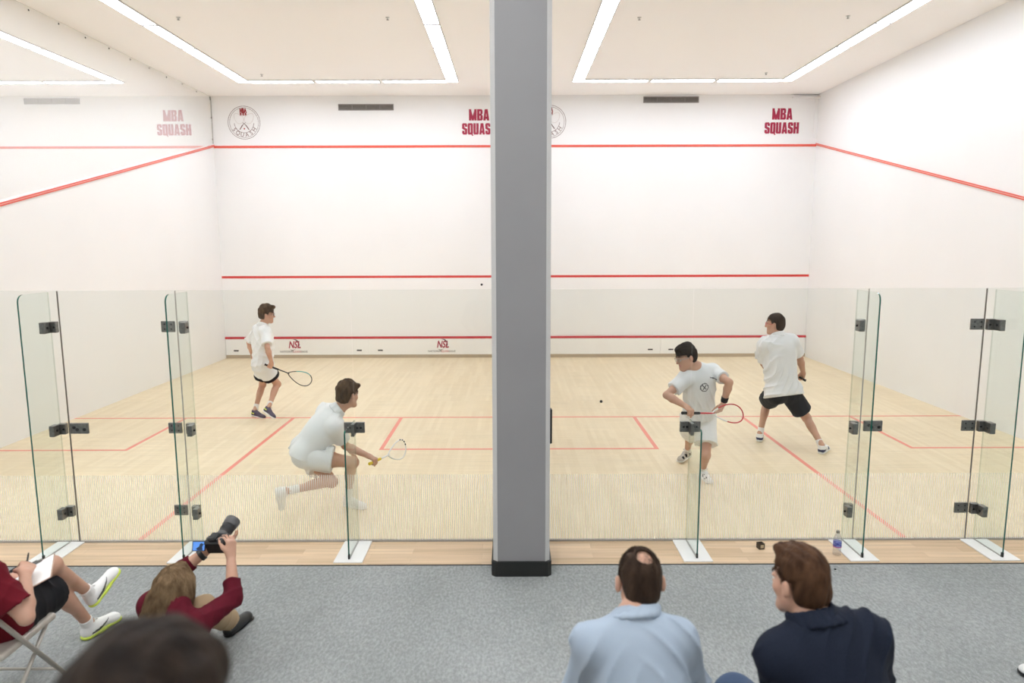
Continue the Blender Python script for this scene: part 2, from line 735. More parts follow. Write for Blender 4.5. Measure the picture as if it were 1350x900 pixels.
def glass_mat(name, tint, frit=0.0, haze=0.0, hazecol=(.9, .9, .88)):
    m = bpy.data.materials.new(name)
    m.use_nodes = True
    nt = m.node_tree
    L = nt.links.new
    nt.nodes.remove(nt.nodes['Principled BSDF'])
    out = nt.nodes['Material Output']
    tr = nt.nodes.new('ShaderNodeBsdfTransparent')
    tr.inputs[0].default_value = (*tint, 1)
    gl = nt.nodes.new('ShaderNodeBsdfGlossy')
    gl.inputs['Roughness'].default_value = .02
    lw = nt.nodes.new('ShaderNodeLayerWeight')
    lw.inputs['Blend'].default_value = .5
    pw = nt.nodes.new('ShaderNodeMath')
    pw.operation = 'POWER'
    pw.inputs[1].default_value = 5
    L(lw.outputs['Facing'], pw.inputs[0])
    fr = nt.nodes.new('ShaderNodeMath')
    fr.operation = 'MULTIPLY_ADD'
    fr.inputs[1].default_value = .4
    fr.inputs[2].default_value = .022
    L(pw.outputs[0], fr.inputs[0])
    mx = nt.nodes.new('ShaderNodeMixShader')
    L(fr.outputs[0], mx.inputs[0])
    L(tr.outputs[0], mx.inputs[1])
    L(gl.outputs[0], mx.inputs[2])
    last = mx.outputs[0]
    if haze:
        df = nt.nodes.new('ShaderNodeBsdfDiffuse')
        df.inputs[0].default_value = (*hazecol, 1)
        m2 = nt.nodes.new('ShaderNodeMixShader')
        m2.inputs[0].default_value = haze
        L(last, m2.inputs[1])
        L(df.outputs[0], m2.inputs[2])
        last = m2.outputs[0]
    if frit:
        tc = nt.nodes.new('ShaderNodeTexCoord')
        sx = nt.nodes.new('ShaderNodeSeparateXYZ')
        L(tc.outputs['Object'], sx.inputs[0])

        def mth(op, a, b):
            n = nt.nodes.new('ShaderNodeMath')
            n.operation = op
            for k, q in enumerate((a, b)):
                if isinstance(q, (int, float)):
                    n.inputs[k].default_value = q
                else:
                    L(q, n.inputs[k])
            return n.outputs[0]
        st = mth('LESS_THAN', mth('FRACT', mth('DIVIDE', sx.outputs[0], .0172), 0), .5)
        lo = mth('LESS_THAN', sx.outputs[2], .59)
        side = mth('LESS_THAN', sx.outputs[1], .0)      # printed on the spectators' face only
        fac = mth('MULTIPLY', mth('MULTIPLY', mth('MULTIPLY', st, lo), side), frit)
        df = nt.nodes.new('ShaderNodeBsdfDiffuse')
        df.inputs[0].default_value = (.9, .89, .86, 1)
        tl = nt.nodes.new('ShaderNodeBsdfTranslucent')
        tl.inputs[0].default_value = (.97, .96, .93, 1)
        ad = nt.nodes.new('ShaderNodeMixShader')
        ad.inputs[0].default_value = .72
        L(df.outputs[0], ad.inputs[1])
        L(tl.outputs[0], ad.inputs[2])
        m3 = nt.nodes.new('ShaderNodeMixShader')
        L(fac, m3.inputs[0])
        L(last, m3.inputs[1])
        L(ad.outputs[0], m3.inputs[2])
        last = m3.outputs[0]
    L(last, out.inputs['Surface'])
    return m


GLASS = glass_mat('clear court glass', (.958, .972, .962), frit=.62)
GLASSEDGE = glass_mat('seen-through glass edge', (.80, .85, .82))
FINGLASS = glass_mat('clear fin glass', (.95, .975, .963))
HAZY = glass_mat('scuffed clear panel', (.97, .97, .965), haze=.24)

# ------------------------------------------------------------------ room shell
T = .075
XL, XR, X3 = -6.475, 6.475, -13.05
ZC = 5.65
YB = -9.75
YS = -10.194        # end of the boards
YW = -17.6


def struct(name, mb, mats, smooth=False, parent=None, origin=None):
    o = mb.build(name, mats, parent, smooth, origin)
    if parent is None:
        o['kind'] = 'structure'
    return o


wf = struct('wall_front', MB().box((X3 - .2, 0, -.1), (XR + .2, .2, ZC + .15)), PAINT)
wr = struct('wall_right', MB().box((XR, YW - .2, -.1), (XR + .2, 0, ZC + .15)), PAINT)
# left wall of the left court: opaque below the sloping out line
zl = lambda y: 4.62 + .246 * y
mb = MB().prism([(0, -.1), (YB, -.1), (YB, zl(YB) + .03), (0, zl(0) + .03)], (XL - .09, 0, 0), (0, 1, 0), (0, 0, 1), (.09, 0, 0))
wl = struct('wall_left', mb, PAINT)
mb = MB().prism([(-.0, -.1), (YB, -.1), (YB, zl(YB) + .03), (0, zl(0) + .03)], (-T, 0, 0), (0, 1, 0), (0, 0, 1), (2 * T, 0, 0))
wd = struct('wall_divider', mb, PAINT)
wfar = struct('wall_far_left', MB().box((X3 - .2, YW - .2, -.1), (X3, 0, ZC + .15)), PAINT)
wb = struct('wall_back', MB().box((X3, YW - .2, -.1), (XR, YW, ZC + .15)), SPECT)
ceil = struct('ceiling', MB().box((X3 - .2, YW - .2, ZC), (XR + .2, .2, ZC + .15)), CEIL)
floor = struct('floor', MB().box((X3, YB, -.1), (XR, 0, 0)), MAPLE, origin=(0, 0, 0))
edge = struct('floor_edge_boards', MB().box((X3, YS, -.1), (XR, YB, 0)), PLANK, origin=(0, 0, 0))
struct('trim_1', MB().box((X3, YS - .012, -.1), (XR, YS, .004)), mat('dark threshold', (.03, .025, .02), .6))
carpet = struct('floor_carpet', MB().box((X3, YW, -.1), (XR, YS - .012, 0)), CARPET)
struct('trim_2', MB().box((5.9, -.09, 5.56), (XR, 0, 5.6)).box((6.4, -.02, 4.75), (XR, 0, 5.56)), PAINT)

# painted lines on the floor
LZ = .0012
for name, x0, x1 in (('left', XL, -T), ('right', T, XR), ('third', X3, -6.65)):
    f = lambda n, lo, hi: MB().box((lo[0], lo[1], 0), (hi[0], hi[1], LZ)).build(n, COURTRED, floor)
    s5 = .05
    f('short_line', (x0, -5.49), (x1, -5.44))
    c = (x0 + x1) / 2
    f('half_court_line', (c - .025, YB), (c + .025, -5.49))
    f('service_box_line', (x0 + 1.6, -7.09), (x0 + 1.65, -5.49))
    f('service_box_line', (x0, -7.09), (x0 + 1.6, -7.04))
    f('service_box_line', (x1 - 1.65, -7.09), (x1 - 1.6, -5.49))
    f('service_box_line', (x1 - 1.6, -7.09), (x1, -7.04))
    # lines on the front wall
    MB().box((x0, -.012, 4.57), (x1, 0, 4.62), .004).build('out_line', REDCAP, wf)
    MB().box((x0, -.003, 1.78), (x1, 0, 1.83)).build('service_line', RED, wf)


def side_line(x, sgn, parent):
    """raised sloping out line: two ridges and a groove with its highlight painted in pale"""
    mb = MB()
    for a, b, d, m in ((-.022, -.008, .014, 0), (-.008, .010, .006, 1), (.010, .022, .014, 0)):
        mb.prism([(0, zl(0) + a), (YB, zl(YB) + a), (YB, zl(YB) + b), (0, zl(0) + b)], (x, 0, 0), (0, 1, 0), (0, 0, 1), (sgn * d, 0, 0), m)
    mb.build('out_line', [REDCAP, REDGLINT], parent)


side_line(XL, 1, wl)
side_line(XR, -1, wr)
side_line(-T, -1, wd)
side_line(T, 1, wd)

# clear panel above the left wall, and the same above the divider
for x, nm, lab in ((XL - .03, 'left', 'clear bolted panel above the sloping line of the left side wall'),
                   (-.008, 'mid', 'clear upper panel on the dividing wall behind the grey pillar')):
    mb = MB().prism([(-.004, zl(0) + .031), (YB, zl(YB) + .031), (YB, ZC - .002), (-.004, ZC - .002)], (x, 0, 0), (0, 1, 0), (0, 0, 1), (.016, 0, 0))
    p = mb.build('clear_screen', HAZY)
    tag(p, lab, 'clear panel')
    if nm == 'left':
        for k in range(13):
            y = -.05 - k * .62
            MB().lathe([(.006, 0), (.012, .002), (.012, .008), (.007, .011)], (x + .016, y, ZC - .04 - .012 * (k % 2)), 10, axis=(1, 0, 0)).build('bolt', STEELD, p, True)
        for z in (5.58, 5.2, 4.75):
            MB().lathe([(.006, 0), (.014, .002), (.014, .01), (.007, .014)], (x + .016, -.03, z), 10, axis=(1, 0, 0)).build('bolt', STEELD, p, True)
        MB().box((x + .016, -.012, 4.66), (x + .026, -.004, ZC - .01)).build('corner_seal', GREYSEAL, p)

# ------------------------------------------------------------------ pillar
def octo(cx, y0, y1, hw, ch, z0, z1):
    pl = [(-hw + ch, y0), (hw - ch, y0), (hw, y0 + ch), (hw, y1 - ch), (hw - ch, y1), (-hw + ch, y1), (-hw, y1 - ch), (-hw, y0 + ch)]
    return pl, (cx, 0, z0), (1, 0, 0), (0, 1, 0), (0, 0, z1 - z0)


pl = struct('pillar', MB().prism(*octo(-.0165, -10.375, -9.93, .212, .03, 0, ZC)), PILLAR)
MB().prism(*octo(-.0165, -10.395, -9.91, .2275, .028, 0, .115)).build('pillar_base', RUBBER, pl)
MB().prism([(-.2305, -10.35), (-.2305, -10.3475), (-.2, -10.3775), (-.1965, -10.3775)][::-1], (0, 0, .115), (1, 0, 0), (0, 1, 0), (0, 0, ZC - .115)).build('corner_guard', GUARD, pl)
MB().prism([(.1975, -10.3475), (.1975, -10.35), (.1635, -10.3775), (.167, -10.3775)][::-1], (0, 0, .115), (1, 0, 0), (0, 1, 0), (0, 0, ZC - .115)).build('corner_guard', GUARD, pl)
h = MB().box((.197, -10.2, .98), (.222, -10.14, 1.25), .006).build('wall_bracket', RUBBER)
tag(h, 'thin black bracket fixed on the right side of the grey pillar', 'bracket')

# ------------------------------------------------------------------ tin boards
def tin(x0, x1, label, logos, slots, seam):
    t = empty('tin', ((x0 + x1) / 2, 0, 0), label, 'tin board', 'tin boards below the front wall')
    MB().box((x0 + .012, -.03, .075), (seam - .002, -.001, .43)).build('panel', WHITE, t)
    MB().box((seam + .002, -.03, .075), (x1 - .012, -.001, .43)).build('panel', WHITE, t)
    MB().box((x0, -.036, .43), (x1, -.001, .48), .006).build('top_strip', REDTIN, t)
    MB().box((x0, -.02, 0), (x1, -.001, .075)).build('base_shade_strip', mat('shaded base', (.46, .38, .28), .7), t)  # shadow gap under the tin, put in as a brownish strip
    for x in slots:
        MB().box((x - .055, -.034, .155), (x + .055, -.03, .188), .008).build('finger_slot', CHAR, t)
    for x in logos:
        mb = MB()
        V, F = text_mesh('nsl', 'NSL', .215, None, wallM(x - .005, -.0315, .295), bold=.006, sx=.72, shear=.25)
        mb.add(V, F, 0)
        V, F = text_mesh('nsl', 'NATIONAL', .062, None, wallM(x - .175, -.0315, .145), sx=1.0)
        mb.add(V, F, 1)
        V, F = text_mesh('nsl', 'SQUASH', .062, None, wallM(x + .045, -.0315, .145), sx=.75)
        mb.add(V, F, 2)
        V, F = text_mesh('nsl', 'LEAGUE', .062, None, wallM(x + .2, -.0315, .145), sx=.75)
        mb.add(V, F, 1)
        arc = []
        for k in range(15):        # crescent over the letters
            th = math.radians(115 - 135 * k / 14)
            arc.append((x + .11 * math.cos(th), .305 + .12 * math.sin(th)))
        arc2 = [(x + (px - x) * .9 - .012 * math.sin(math.pi * k / 14), .305 + (pz - .305) * (1 - .17 * math.sin(math.pi * k / 14))) for k, (px, pz) in enumerate(arc)]
        mb.prism(arc + arc2[::-1], (0, -.0305, 0), (1, 0, 0), (0, 0, 1), (0, -.0015, 0), 1)
        sw = [(x - .115, .195), (x - .055, .165), (x + .03, .205), (x - .05, .182), (x - .07, .185)]
        mb.prism(sw, (0, -.0305, 0), (1, 0, 0), (0, 0, 1), (0, -.0015, 0), 1)
        mb.build('league_logo', [BURG, CHAR, REDTIN], t)


tin(XL, -T, 'white tin board with red top strip in the left court, two league logos', (-4.93, -1.623), (-6.24, -3.49, -3.02, -.28), -3.265)
tin(T, XR, 'white tin board with red top strip in the right court, behind the two players', (), (.29, 3.01, 3.47, 6.26), 3.24)

# ------------------------------------------------------------------ vents, emblems, lettering
def vent(x0, x1, z0, z1, label):
    t = empty('air_vent', ((x0 + x1) / 2, 0, z0), label, 'air vent', 'air vents high on the front wall')
    MB().box((x0, -.004, z0), (x1, 0, z1)).build('duct', VENTD, t)
    fr = .014
    MB().box((x0, -.02, z0), (x1, -.001, z0 + fr)).box((x0, -.02, z1 - fr), (x1, -.001, z1)).box((x0, -.02, z0), (x0 + fr, -.001, z1)).box((x1 - fr, -.02, z0), (x1, -.001, z1)).build('frame', VENT, t)
    mb = MB()
    n = 5
    for k in range(n):
        z = z0 + fr + (z1 - z0 - 2 * fr) * (k + .5) / n
        mb.obox((.5 * (x0 + x1), -.01, z), [[1, 0, 0], [0, .8, -.6], [0, .6, .8]], ((x1 - x0) / 2 - fr, .009, .0018))
    for k in range(1, 4):
        x = lerp(x0, x1, k / 4)
        mb.box((x - .006, -.02, z0), (x + .006, -.004, z1))
    mb.build('louvres', VENT, t)


vent(-3.77, -2.59, 5.345, 5.475, 'slim grey louvred vent on the front wall between emblem and lettering of the left court')
vent(2.735, 3.917, 5.482, 5.612, 'slim grey louvred vent tight under the ceiling of the right court')
a0, a1 = at(32, 132, 0), at(105, 132, 0)
vent(a0[0], a1[0], 5.49, 5.61, 'pale louvred vent seen through the clear panel at upper left')


def block(ch):
    """heavy condensed capital as 2-D pieces in a box of width w and height 1"""
    R_ = lambda x0, y0, x1, y1: [(x0, y0), (x1, y0), (x1, y1), (x0, y1)]
    t = .32
    if ch == 'M':
        return .98, [R_(0, 0, .30, 1), R_(.68, 0, .98, 1), [(.25, 1), (.0, 1), (.36, 0), (.49, 0), (.49, .42)], [(.73, 1), (.49, .42), (.49, 0), (.62, 0), (.98, 1)]]
    if ch == 'B':
        return .72, [R_(0, 0, t, 1), R_(t, .83, .56, 1), R_(t, .43, .60, .59), R_(t, 0, .58, .17), [(.42, .5), (.66, .56), (.71, .64), (.71, .88), (.58, 1), (.42, 1)], [(.42, 0), (.6, 0), (.73, .1), (.73, .4), (.66, .5), (.42, .5)]]
    if ch == 'A':
        return .78, [[(0, 0), (.31, 0), (.39, .66), (.39, 1), (.2, 1)], [(.78, 0), (.58, 1), (.39, 1), (.39, .66), (.47, 0)], R_(.2, .15, .58, .34)]
    if ch == 'S':
        return .7, [[(.1, .84), (.6, .84), (.6, 1), (.12, 1), (0, .9)], R_(0, .55, t, .92), [(0, .62), (0, .52), (.45, .34), (.7, .36), (.7, .5), (.2, .68)], R_(.38, .1, .7, .45), [(.1, 0), (.58, 0), (.7, .1), (.6, .17), (.1, .17)], R_(0, .08, t, .34), R_(.38, .68, .7, .92)]
    if ch in 'QU':
        p = [[(0, .1), (.1, 0), (.62, 0), (.72, .1), (.6, .18), (.1, .18)], R_(0, .08, t, .92), R_(.40, .08, .72, .92)]
        if ch == 'Q':
            p += [[(0, .9), (.12, .83), (.6, .83), (.72, .9), (.62, 1), (.1, 1)], [(.4, .1), (.62, -.14), (.76, -.08), (.58, .16)]]
        else:
            p += [R_(0, .9, t, 1), R_(.40, .9, .72, 1)]
        return .72, p
    return .74, [R_(0, 0, t, 1), R_(.42, 0, .74, 1), R_(t, .41, .42, .60)]


def lettering(xc, label, cat='lettering'):
    mb = MB()
    for body, z, hgt, wdt in (('MBA', 5.13, .235, .435), ('SQUASH', 4.84, .235, .735)):
        adv = [block(c)[0] + .06 for c in body]
        tot = sum(adv) - .06
        x = 0
        for c, a_ in zip(body, adv):
            for n_, poly in enumerate(block(c)[1]):
                q = [(xc + ((x + px) / tot - .5) * wdt, z + py * hgt) for px, py in poly]
                mb.prism(q, (0, -.0006 - .00008 * n_, 0), (1, 0, 0), (0, 0, 1), (0, -.0016, 0))
            x += a_
    o = mb.build('wall_lettering', BURG)
    tag(o, label, cat, 'burgundy club lettering on the front wall')


lettering(5.717, 'burgundy wall lettering at the right end of the right court front wall')
lettering(-.768, 'burgundy wall lettering half hidden behind the left edge of the grey pillar')
lettering(at(229, 162, 0)[0], 'faint lettering seen through the clear panel at upper left')


def emblem(xc, zc, label):
    t = empty('club_emblem', (xc, 0, zc - .35), label, 'emblem', 'round club emblems on the front wall')
    mb = MB()

    def ring(r0, r1, a0=0, a1=360, n=64, m=0, cx=xc, cz=zc):
        o_, i_ = [], []
        full = a1 - a0 >= 360
        for k in range(n + 1):
            th = math.radians(a0 + (a1 - a0) * k / n)
            o_.append((cx + r1 * math.cos(th), cz + r1 * math.sin(th)))
            i_.append((cx + r0 * math.cos(th), cz + r0 * math.sin(th)))
        for k in range(n):
            V = [(p[0], -.002, p[1]) for p in (o_[k], o_[k + 1], i_[k + 1], i_[k])]
            mb.add(V, [(0, 1, 2, 3)], m)
    ring(.338, .346)
    ring(.305, .311)
    ring(.205, .213, 183, 357)
    # crossed rackets: teardrop heads, shafts and dark handles
    for s in (-1, 1):
        loop = []
        for k in range(28):
            th = 2 * math.pi * k / 28
            x, y = .085 * math.sin(th) * (1 - .25 * math.cos(th)), .12 * math.cos(th)
            an = s * math.radians(42)
            loop.append(A(xc + s * -.0 + s * .115 + x * math.cos(an) + y * math.sin(an), -.002, zc + .09 - x * math.sin(an) + y * math.cos(an)))
        mb.tube(loop, .0035, 4, 1, closed=True)
        mb.tube([A(xc + s * .03, -.002, zc + .0), A(xc - s * .03, -.002, zc - .045)], .0045, 4, 0)
        mb.tube([A(xc - s * .03, -.002, zc - .045), A(xc - s * .1, -.002, zc - .145)], .009, 4, 0)
    mb.lathe([(.0, 0), (.016, 0), (.016, .002)], (xc, -.001, zc - .125), 14, 2, axis=(0, -1, 0))
    # SQUASH along the lower arc
    for k, ch in enumerate('SQUASH'):
        th = math.radians(-90 + (k - 2.5) * 22.5)
        V, F = text_mesh('e', ch, .115, None, Matrix.Identity(4), bold=.001)
        V = np.array(V)
        an = th + math.pi / 2
        x = V[:, 0] * math.cos(an) - V[:, 1] * math.sin(an)
        z = V[:, 0] * math.sin(an) + V[:, 1] * math.cos(an)
        mb.add(np.stack([xc + .258 * math.cos(th) + x, -.002 - V[:, 2] * .5, zc + .258 * math.sin(th) + z], 1), F, 3)
    V, F = text_mesh('e', 'MBA', .12, None, wallM(xc - .01, -.002, zc + .245), bold=.008, sx=.6)
    mb.add(V, F, 2)
    # the small leafy knot under the letters
    for dx in (-.055, 0, .05):
        V, F = text_mesh('e', 'M', .085, None, wallM(xc + dx - .008, -.002, zc + .175), bold=.006, sx=.55)
        mb.add(V, F, 2)
    mb.build('printed_mark', [INK, INKPALE, DARKRED, mat('grey ink', hexc(140, 118, 116), .6)], t)


emblem(-5.80, 5.10, 'round crossed racket emblem at the left end of the left court front wall')
emblem(.745, 5.10, 'round crossed racket emblem mostly hidden behind the right edge of the grey pillar')

# ------------------------------------------------------------------ ceiling lights
def fixture(cx, cy_, lx, ly, label, group, tube=None, first=[None]):
    t = empty('ceiling_light', (cx, cy_, ZC), label, 'ceiling light', group)
    fw = .012
    mb = MB()
    z0 = ZC - .022
    for sx_ in (-1, 1):
        mb.box((cx + sx_ * lx / 2 - (fw if sx_ > 0 else 0), cy_ - ly / 2, z0), (cx + sx_ * lx / 2 + (fw if sx_ < 0 else 0), cy_ + ly / 2, ZC))
        mb.box((cx - lx / 2 + fw, cy_ + sx_ * ly / 2 - (fw if sx_ > 0 else 0), z0), (cx + lx / 2 - fw, cy_ + sx_ * ly / 2 + (fw if sx_ < 0 else 0), ZC))
    mb.build('housing', LAMPBODY, t)
    MB().box((cx - lx / 2 + fw, cy_ - ly / 2 + fw, ZC - .016), (cx + lx / 2 - fw, cy_ + ly / 2 - fw, ZC - .004)).build('diffuser', tube or TUBE, t)
    return t


ORD = ['first', 'second', 'third', 'fourth', 'fifth', 'sixth', 'seventh']
for cname, xa, xb in (('left court', -5.27, -1.22), ('right court', 1.22, 5.27), ('court behind the clear panel', -11.85, -7.72)):
    for side, x in (('left', xa), ('right', xb)):
        for k in range(7):
            fixture(x, -1.86 - 1.2 * k, .235, 1.165, f'{side} row light over the {cname}, {ORD[k]} from the front wall', 'lengthwise ceiling lights')
    for k, nm in enumerate(('left', 'middle', 'right')):
        c = (xa + xb) / 2 + (k - 1) * 1.29
        fixture(c, -1.35, 1.235, .2, f'{nm} light of the crosswise row over the {cname}', 'crosswise ceiling lights')
for k, x in enumerate((-8.5, -4.6, -.7, 3.2)):  # fill lamps added out of view to brighten the spectator side
    for j, y in enumerate((-12.2, -13.6, -16.6)):
        fixture(x, y, 1.2, .6, 'added unseen fill light over the spectator carpet', 'added spectator fill lights', TUBE_FILL)

for px, py, lab in ((235, 23, 'sprinkler head on the ceiling left of the emblem lights'), (511, 23, 'sprinkler head on the ceiling left of the grey pillar'),
                    (345, 98, 'sprinkler head on the ceiling above the left round emblem'), (843, 23, 'sprinkler head on the ceiling right of the grey pillar'),
                    (1118, 21, 'sprinkler head near the far right ceiling light row'), (1010, 96, 'sprinkler head above the right court lettering')):
    p = on(px, py, ZC)
    t = empty('ceiling_sprinkler', (p[0], p[1], ZC), lab, 'sprinkler', 'ceiling sprinklers')
    MB().lathe([(.03, 0), (.03, -.004), (.010, -.006), (.009, -.02)], (p[0], p[1], ZC), 16).build('escutcheon', LAMPBODY, t, True)
    MB().lathe([(.004, -.02), (.004, -.03), (.02, -.031), (.02, -.033)], (p[0], p[1], ZC), 14).build('deflector', STEEL, t, True)

# ------------------------------------------------------------------ glass back walls
GH = 2.137


def panel(x0, x1, label, name='glass_screen', cat='glass panel', group=None):
    """one pane; its front and back are clear, its edges green"""
    y0, y1 = YB - .006, YB + .006
    V = [(x, y, z) for x in (x0, x1) for y in (y0, y1) for z in (.012, GH)]
    F = [(0, 4, 5, 1), (2, 3, 7, 6), (1, 5, 7, 3), (0, 2, 6, 4), (0, 1, 3, 2), (4, 6, 7, 5)]
    mb = MB().add(V, F)
    mb.m = [0, 0, 1, 1, 0, 0]
    o = mb.build(name, [GLASS, EDGEPALE], None, origin=((x0 + x1) / 2, YB, 0))
    tag(o, label, cat, group)
    MB().box((x0, YB - .011, .0), (x1, YB + .011, .016)).build('bottom_seal', GREYSEAL, o)
    return o


def fin(x, top, label, doorside=0, lock=False, short=False):
    yb, yf = YB - .012, -10.115
    t = empty('glass_fin', (x, yf, 0), label, 'glass fin', 'glass stiffening fins of the back wall')
    # blade with a rounded upper front corner
    prof = [(yb, .012), (yf, .012)]
    r = .06 if not short else .03
    for k in range(7):
        th = math.radians(90 * k / 6)
        prof.append((yf + r - r * math.cos(th), top - r + r * math.sin(th)))
    prof.append((yb, top))
    n = len(prof)
    V = [(x - .006, y, z) for y, z in prof] + [(x + .006, y, z) for y, z in prof]
    F = [tuple(range(n)), tuple(range(2 * n - 1, n - 1, -1))]
    ms = [0, 0]
    for i in range(n):
        j = (i + 1) % n
        F.append((j, i, n + i, n + j))
        ms.append(1 if 0 < i < n - 2 else 2)
    mb = MB().add(V, F)
    mb.m = ms
    mb.build('blade', [FINGLASS, EDGE, GLASSEDGE], t)
    MB().box((x - .115, -10.165, 0), (x + .115, YB - .014, .012), .002).build('base_plate', WHITE, t)
    MB().box((x - .0065, yf, .012), (x + .0065, YB - .02, .016)).build('base_seal', GREYSEAL, t)
    MB().box((x - .0075, yf - .003, .012), (x + .0075, yf + .012, .05)).build('toe_seal', RUBBER, t)
    for z in ((1.0,) if short else (1.845, 1.0, .29)):
        mb = MB()
        b2 = MB()
        hz = .045
        if short:
            for s in (-1, 1):
                mb.box((x + (.010 if s > 0 else -.085), YB - .03, z - hz), (x + (.085 if s > 0 else -.010), YB - .007, z + hz), .003)
                for dx in (.028, .055):
                    b2.lathe([(.010, 0), (.010, .004), (.004, .005)], (x + s * dx, YB - .03, z), 10, axis=(0, -1, 0))
            mb.box((x - .014, YB - .1, z - hz - .012), (x + .014, YB - .03, z + hz), .002)
        else:
            # clamp on the blade and an angle plate reaching over the seam to the door edge
            s = doorside
            e = x + s * (.105 if s > 0 else .115)
            mb.box((x - .022, YB - .125, z - hz), (x + .022, YB - .055, z + hz), .003)
            mb.box((min(x, x + s * .064), YB - .05, z - hz), (max(x, x + s * .064), YB - .008, z + hz), .004)
            b2.lathe([(.011, 0), (.011, .005), (.004, .006)], (x + s * .022, YB - .09, z), 10, axis=(s, 0, 0))
            b2.lathe([(.009, 0), (.009, .012), (.004, .013)], (x - s * .022, YB - .09, z), 10, axis=(-s, 0, 0))
            b2.lathe([(.009, 0), (.009, .004), (.004, .005)], (x + s * .05, YB - .05, z), 10, axis=(0, -1, 0))
        mb.build('clamp', STEEL, t)
        b2.build('bolt', STEELD, t, True)
    return t


def back_wall(sx, court):
    """sx maps the layout of the right court (dividing wall at 0) to this court"""
    c = .075
    if sx > 0:
        edges = (c + .004, 1.387, 1.393, 2.808, 2.816, 3.757, 3.763, XR - .004)
    else:
        edges = (-c - .004, -1.387, -1.393, -2.808, -2.816, -3.757, -3.763, XL + .004)
    lab = (f'glass pane of the {court} back wall between pillar and short fin',
           f'glass pane of the {court} back wall between short fin and door',
           f'glass door of the {court} back wall between its two tall fins',
           f'glass pane of the {court} back wall between door and outer side wall')
    for k in range(4):
        a, b = sorted((edges[2 * k], edges[2 * k + 1]))
        door = k == 2
        o = panel(a, b, lab[k], 'glass_door' if door else 'glass_screen', 'glass door' if door else 'glass panel', None if door else 'glass panes of the back walls')
        if not door:
            for e in (((a if sx < 0 else b),) if k == 1 else () if k == 0 else ((b if sx < 0 else a),)):
                MB().box((e - .0019, YB - .007, .016), (e + .0019, YB + .007, GH - .002)).build('seam_seal', GREYSEAL if abs(e) < 3.5 else DARKSEAL, o)
        else:
            # lock plate at the left stile, hinge leaves at the right stile
            mb, b2 = MB(), MB()
            z = 1.0
            mb.box((a + .012, YB - .028, z - .045), (a + .165, YB - .007, z + .045), .004)
            for dx in (.05, .075, .135):
                b2.lathe([(.014, 0), (.014, .004), (.005, .005)], (a + dx, YB - .028, z + (.01 if dx == .05 else -.008)), 12, axis=(0, -1, 0))
            mb.build('lock_plate', STEEL, o)
            b2.build('lock_screws', STEELD, o, True)
            for z in (1.845, 1.0, .29):
                mb, b2 = MB(), MB()
                mb.box((b - .115, YB - .022, z - .045), (b - .004, YB - .007, z + .045), .003)
                for dx, dz in ((.03, .02), (.03, -.02), (.085, .02), (.085, -.02)):
                    b2.lathe([(.007, 0), (.007, .003), (.003, .004)], (b - dx, YB - .022, z + dz), 10, axis=(0, -1, 0))
                hn = mb.build('hinge', STEEL, o)
                b2.build('hinge_screws', STEELD, hn, True)


back_wall(1, 'right court')
back_wall(-1, 'left court')
fin(-1.39, 1.06, 'short glass fin with steel clamp in front of the crouching player', short=True)
fin(1.39, 1.06, 'short glass fin with steel clamp on top, in front of the player with red racket', short=True)
fin(-3.83, GH - .01, 'leftmost tall glass fin, standing by the seated person with the clipboard', 1, True)
fin(-2.71, GH - .01, 'tall glass fin standing behind the raised camera', -1)
fin(2.71, GH - .01, 'tall glass fin standing beside the water bottle', 1, True)
fin(3.83, GH - .01, 'rightmost tall glass fin of the right court', -1)
# ------------------------------------------------------------------ people: materials
def skin(name, c, c2):
    return mat(name, c, .5, spec=.35, noise=(9, c2, 4), sub=.12)


SKIN = skin('fair skin', (.62, .385, .29), (.68, .43, .33))
SKIN_TAN = skin('tanned skin', (.50, .285, .195), (.56, .33, .235))
SKIN_PINK = skin('ruddy skin', (.54, .305, .215), (.60, .36, .262))
LIP = mat('lips', (.50, .22, .19), .45)
EYEW = mat('eye white', (.8, .78, .75), .2)
IRIS = mat('dark iris', (.06, .035, .02), .2)
COTTON = mat('white sports cotton', (.80, .80, .80), .85, bump=(420, .05), sheen=.1)
COTTON_G = mat('greyish white sports cotton', (.74, .75, .76), .85, bump=(420, .05), sheen=.1)
BLACKFAB = mat('black sports fabric', (.010, .010, .013), .75, spec=.2, bump=(420, .1))
SHOEW = mat('white shoe leather', (.80, .80, .79), .5)
SOLEW = mat('white rubber sole', (.78, .77, .74), .6)
SHOEG = mat('greige shoe mesh', (.55, .50, .43), .7, noise=(90, (.42, .38, .33), 2))
SHOEK = mat('dark purple shoe mesh', (.035, .028, .05), .6, noise=(70, (.10, .08, .13), 2))
NAVYSH = mat('navy shoe trim', (.03, .035, .09), .5)
VOLT = mat('yellow green sole', (.62, .75, .10), .5)
SOCK = mat('white ribbed sock', (.82, .81, .80), .9, bump=(300, .2))
LACE = mat('lace cord', (.75, .74, .72), .8)
LACEK = mat('dark lace cord', (.06, .06, .06), .8)


def hairmat(name, c, c2):
    return mat(name, c, .6, spec=.12, noise=(26, c2, 6, (1, 1, .35)), bump=(110, .5, (1, 1, .3)))


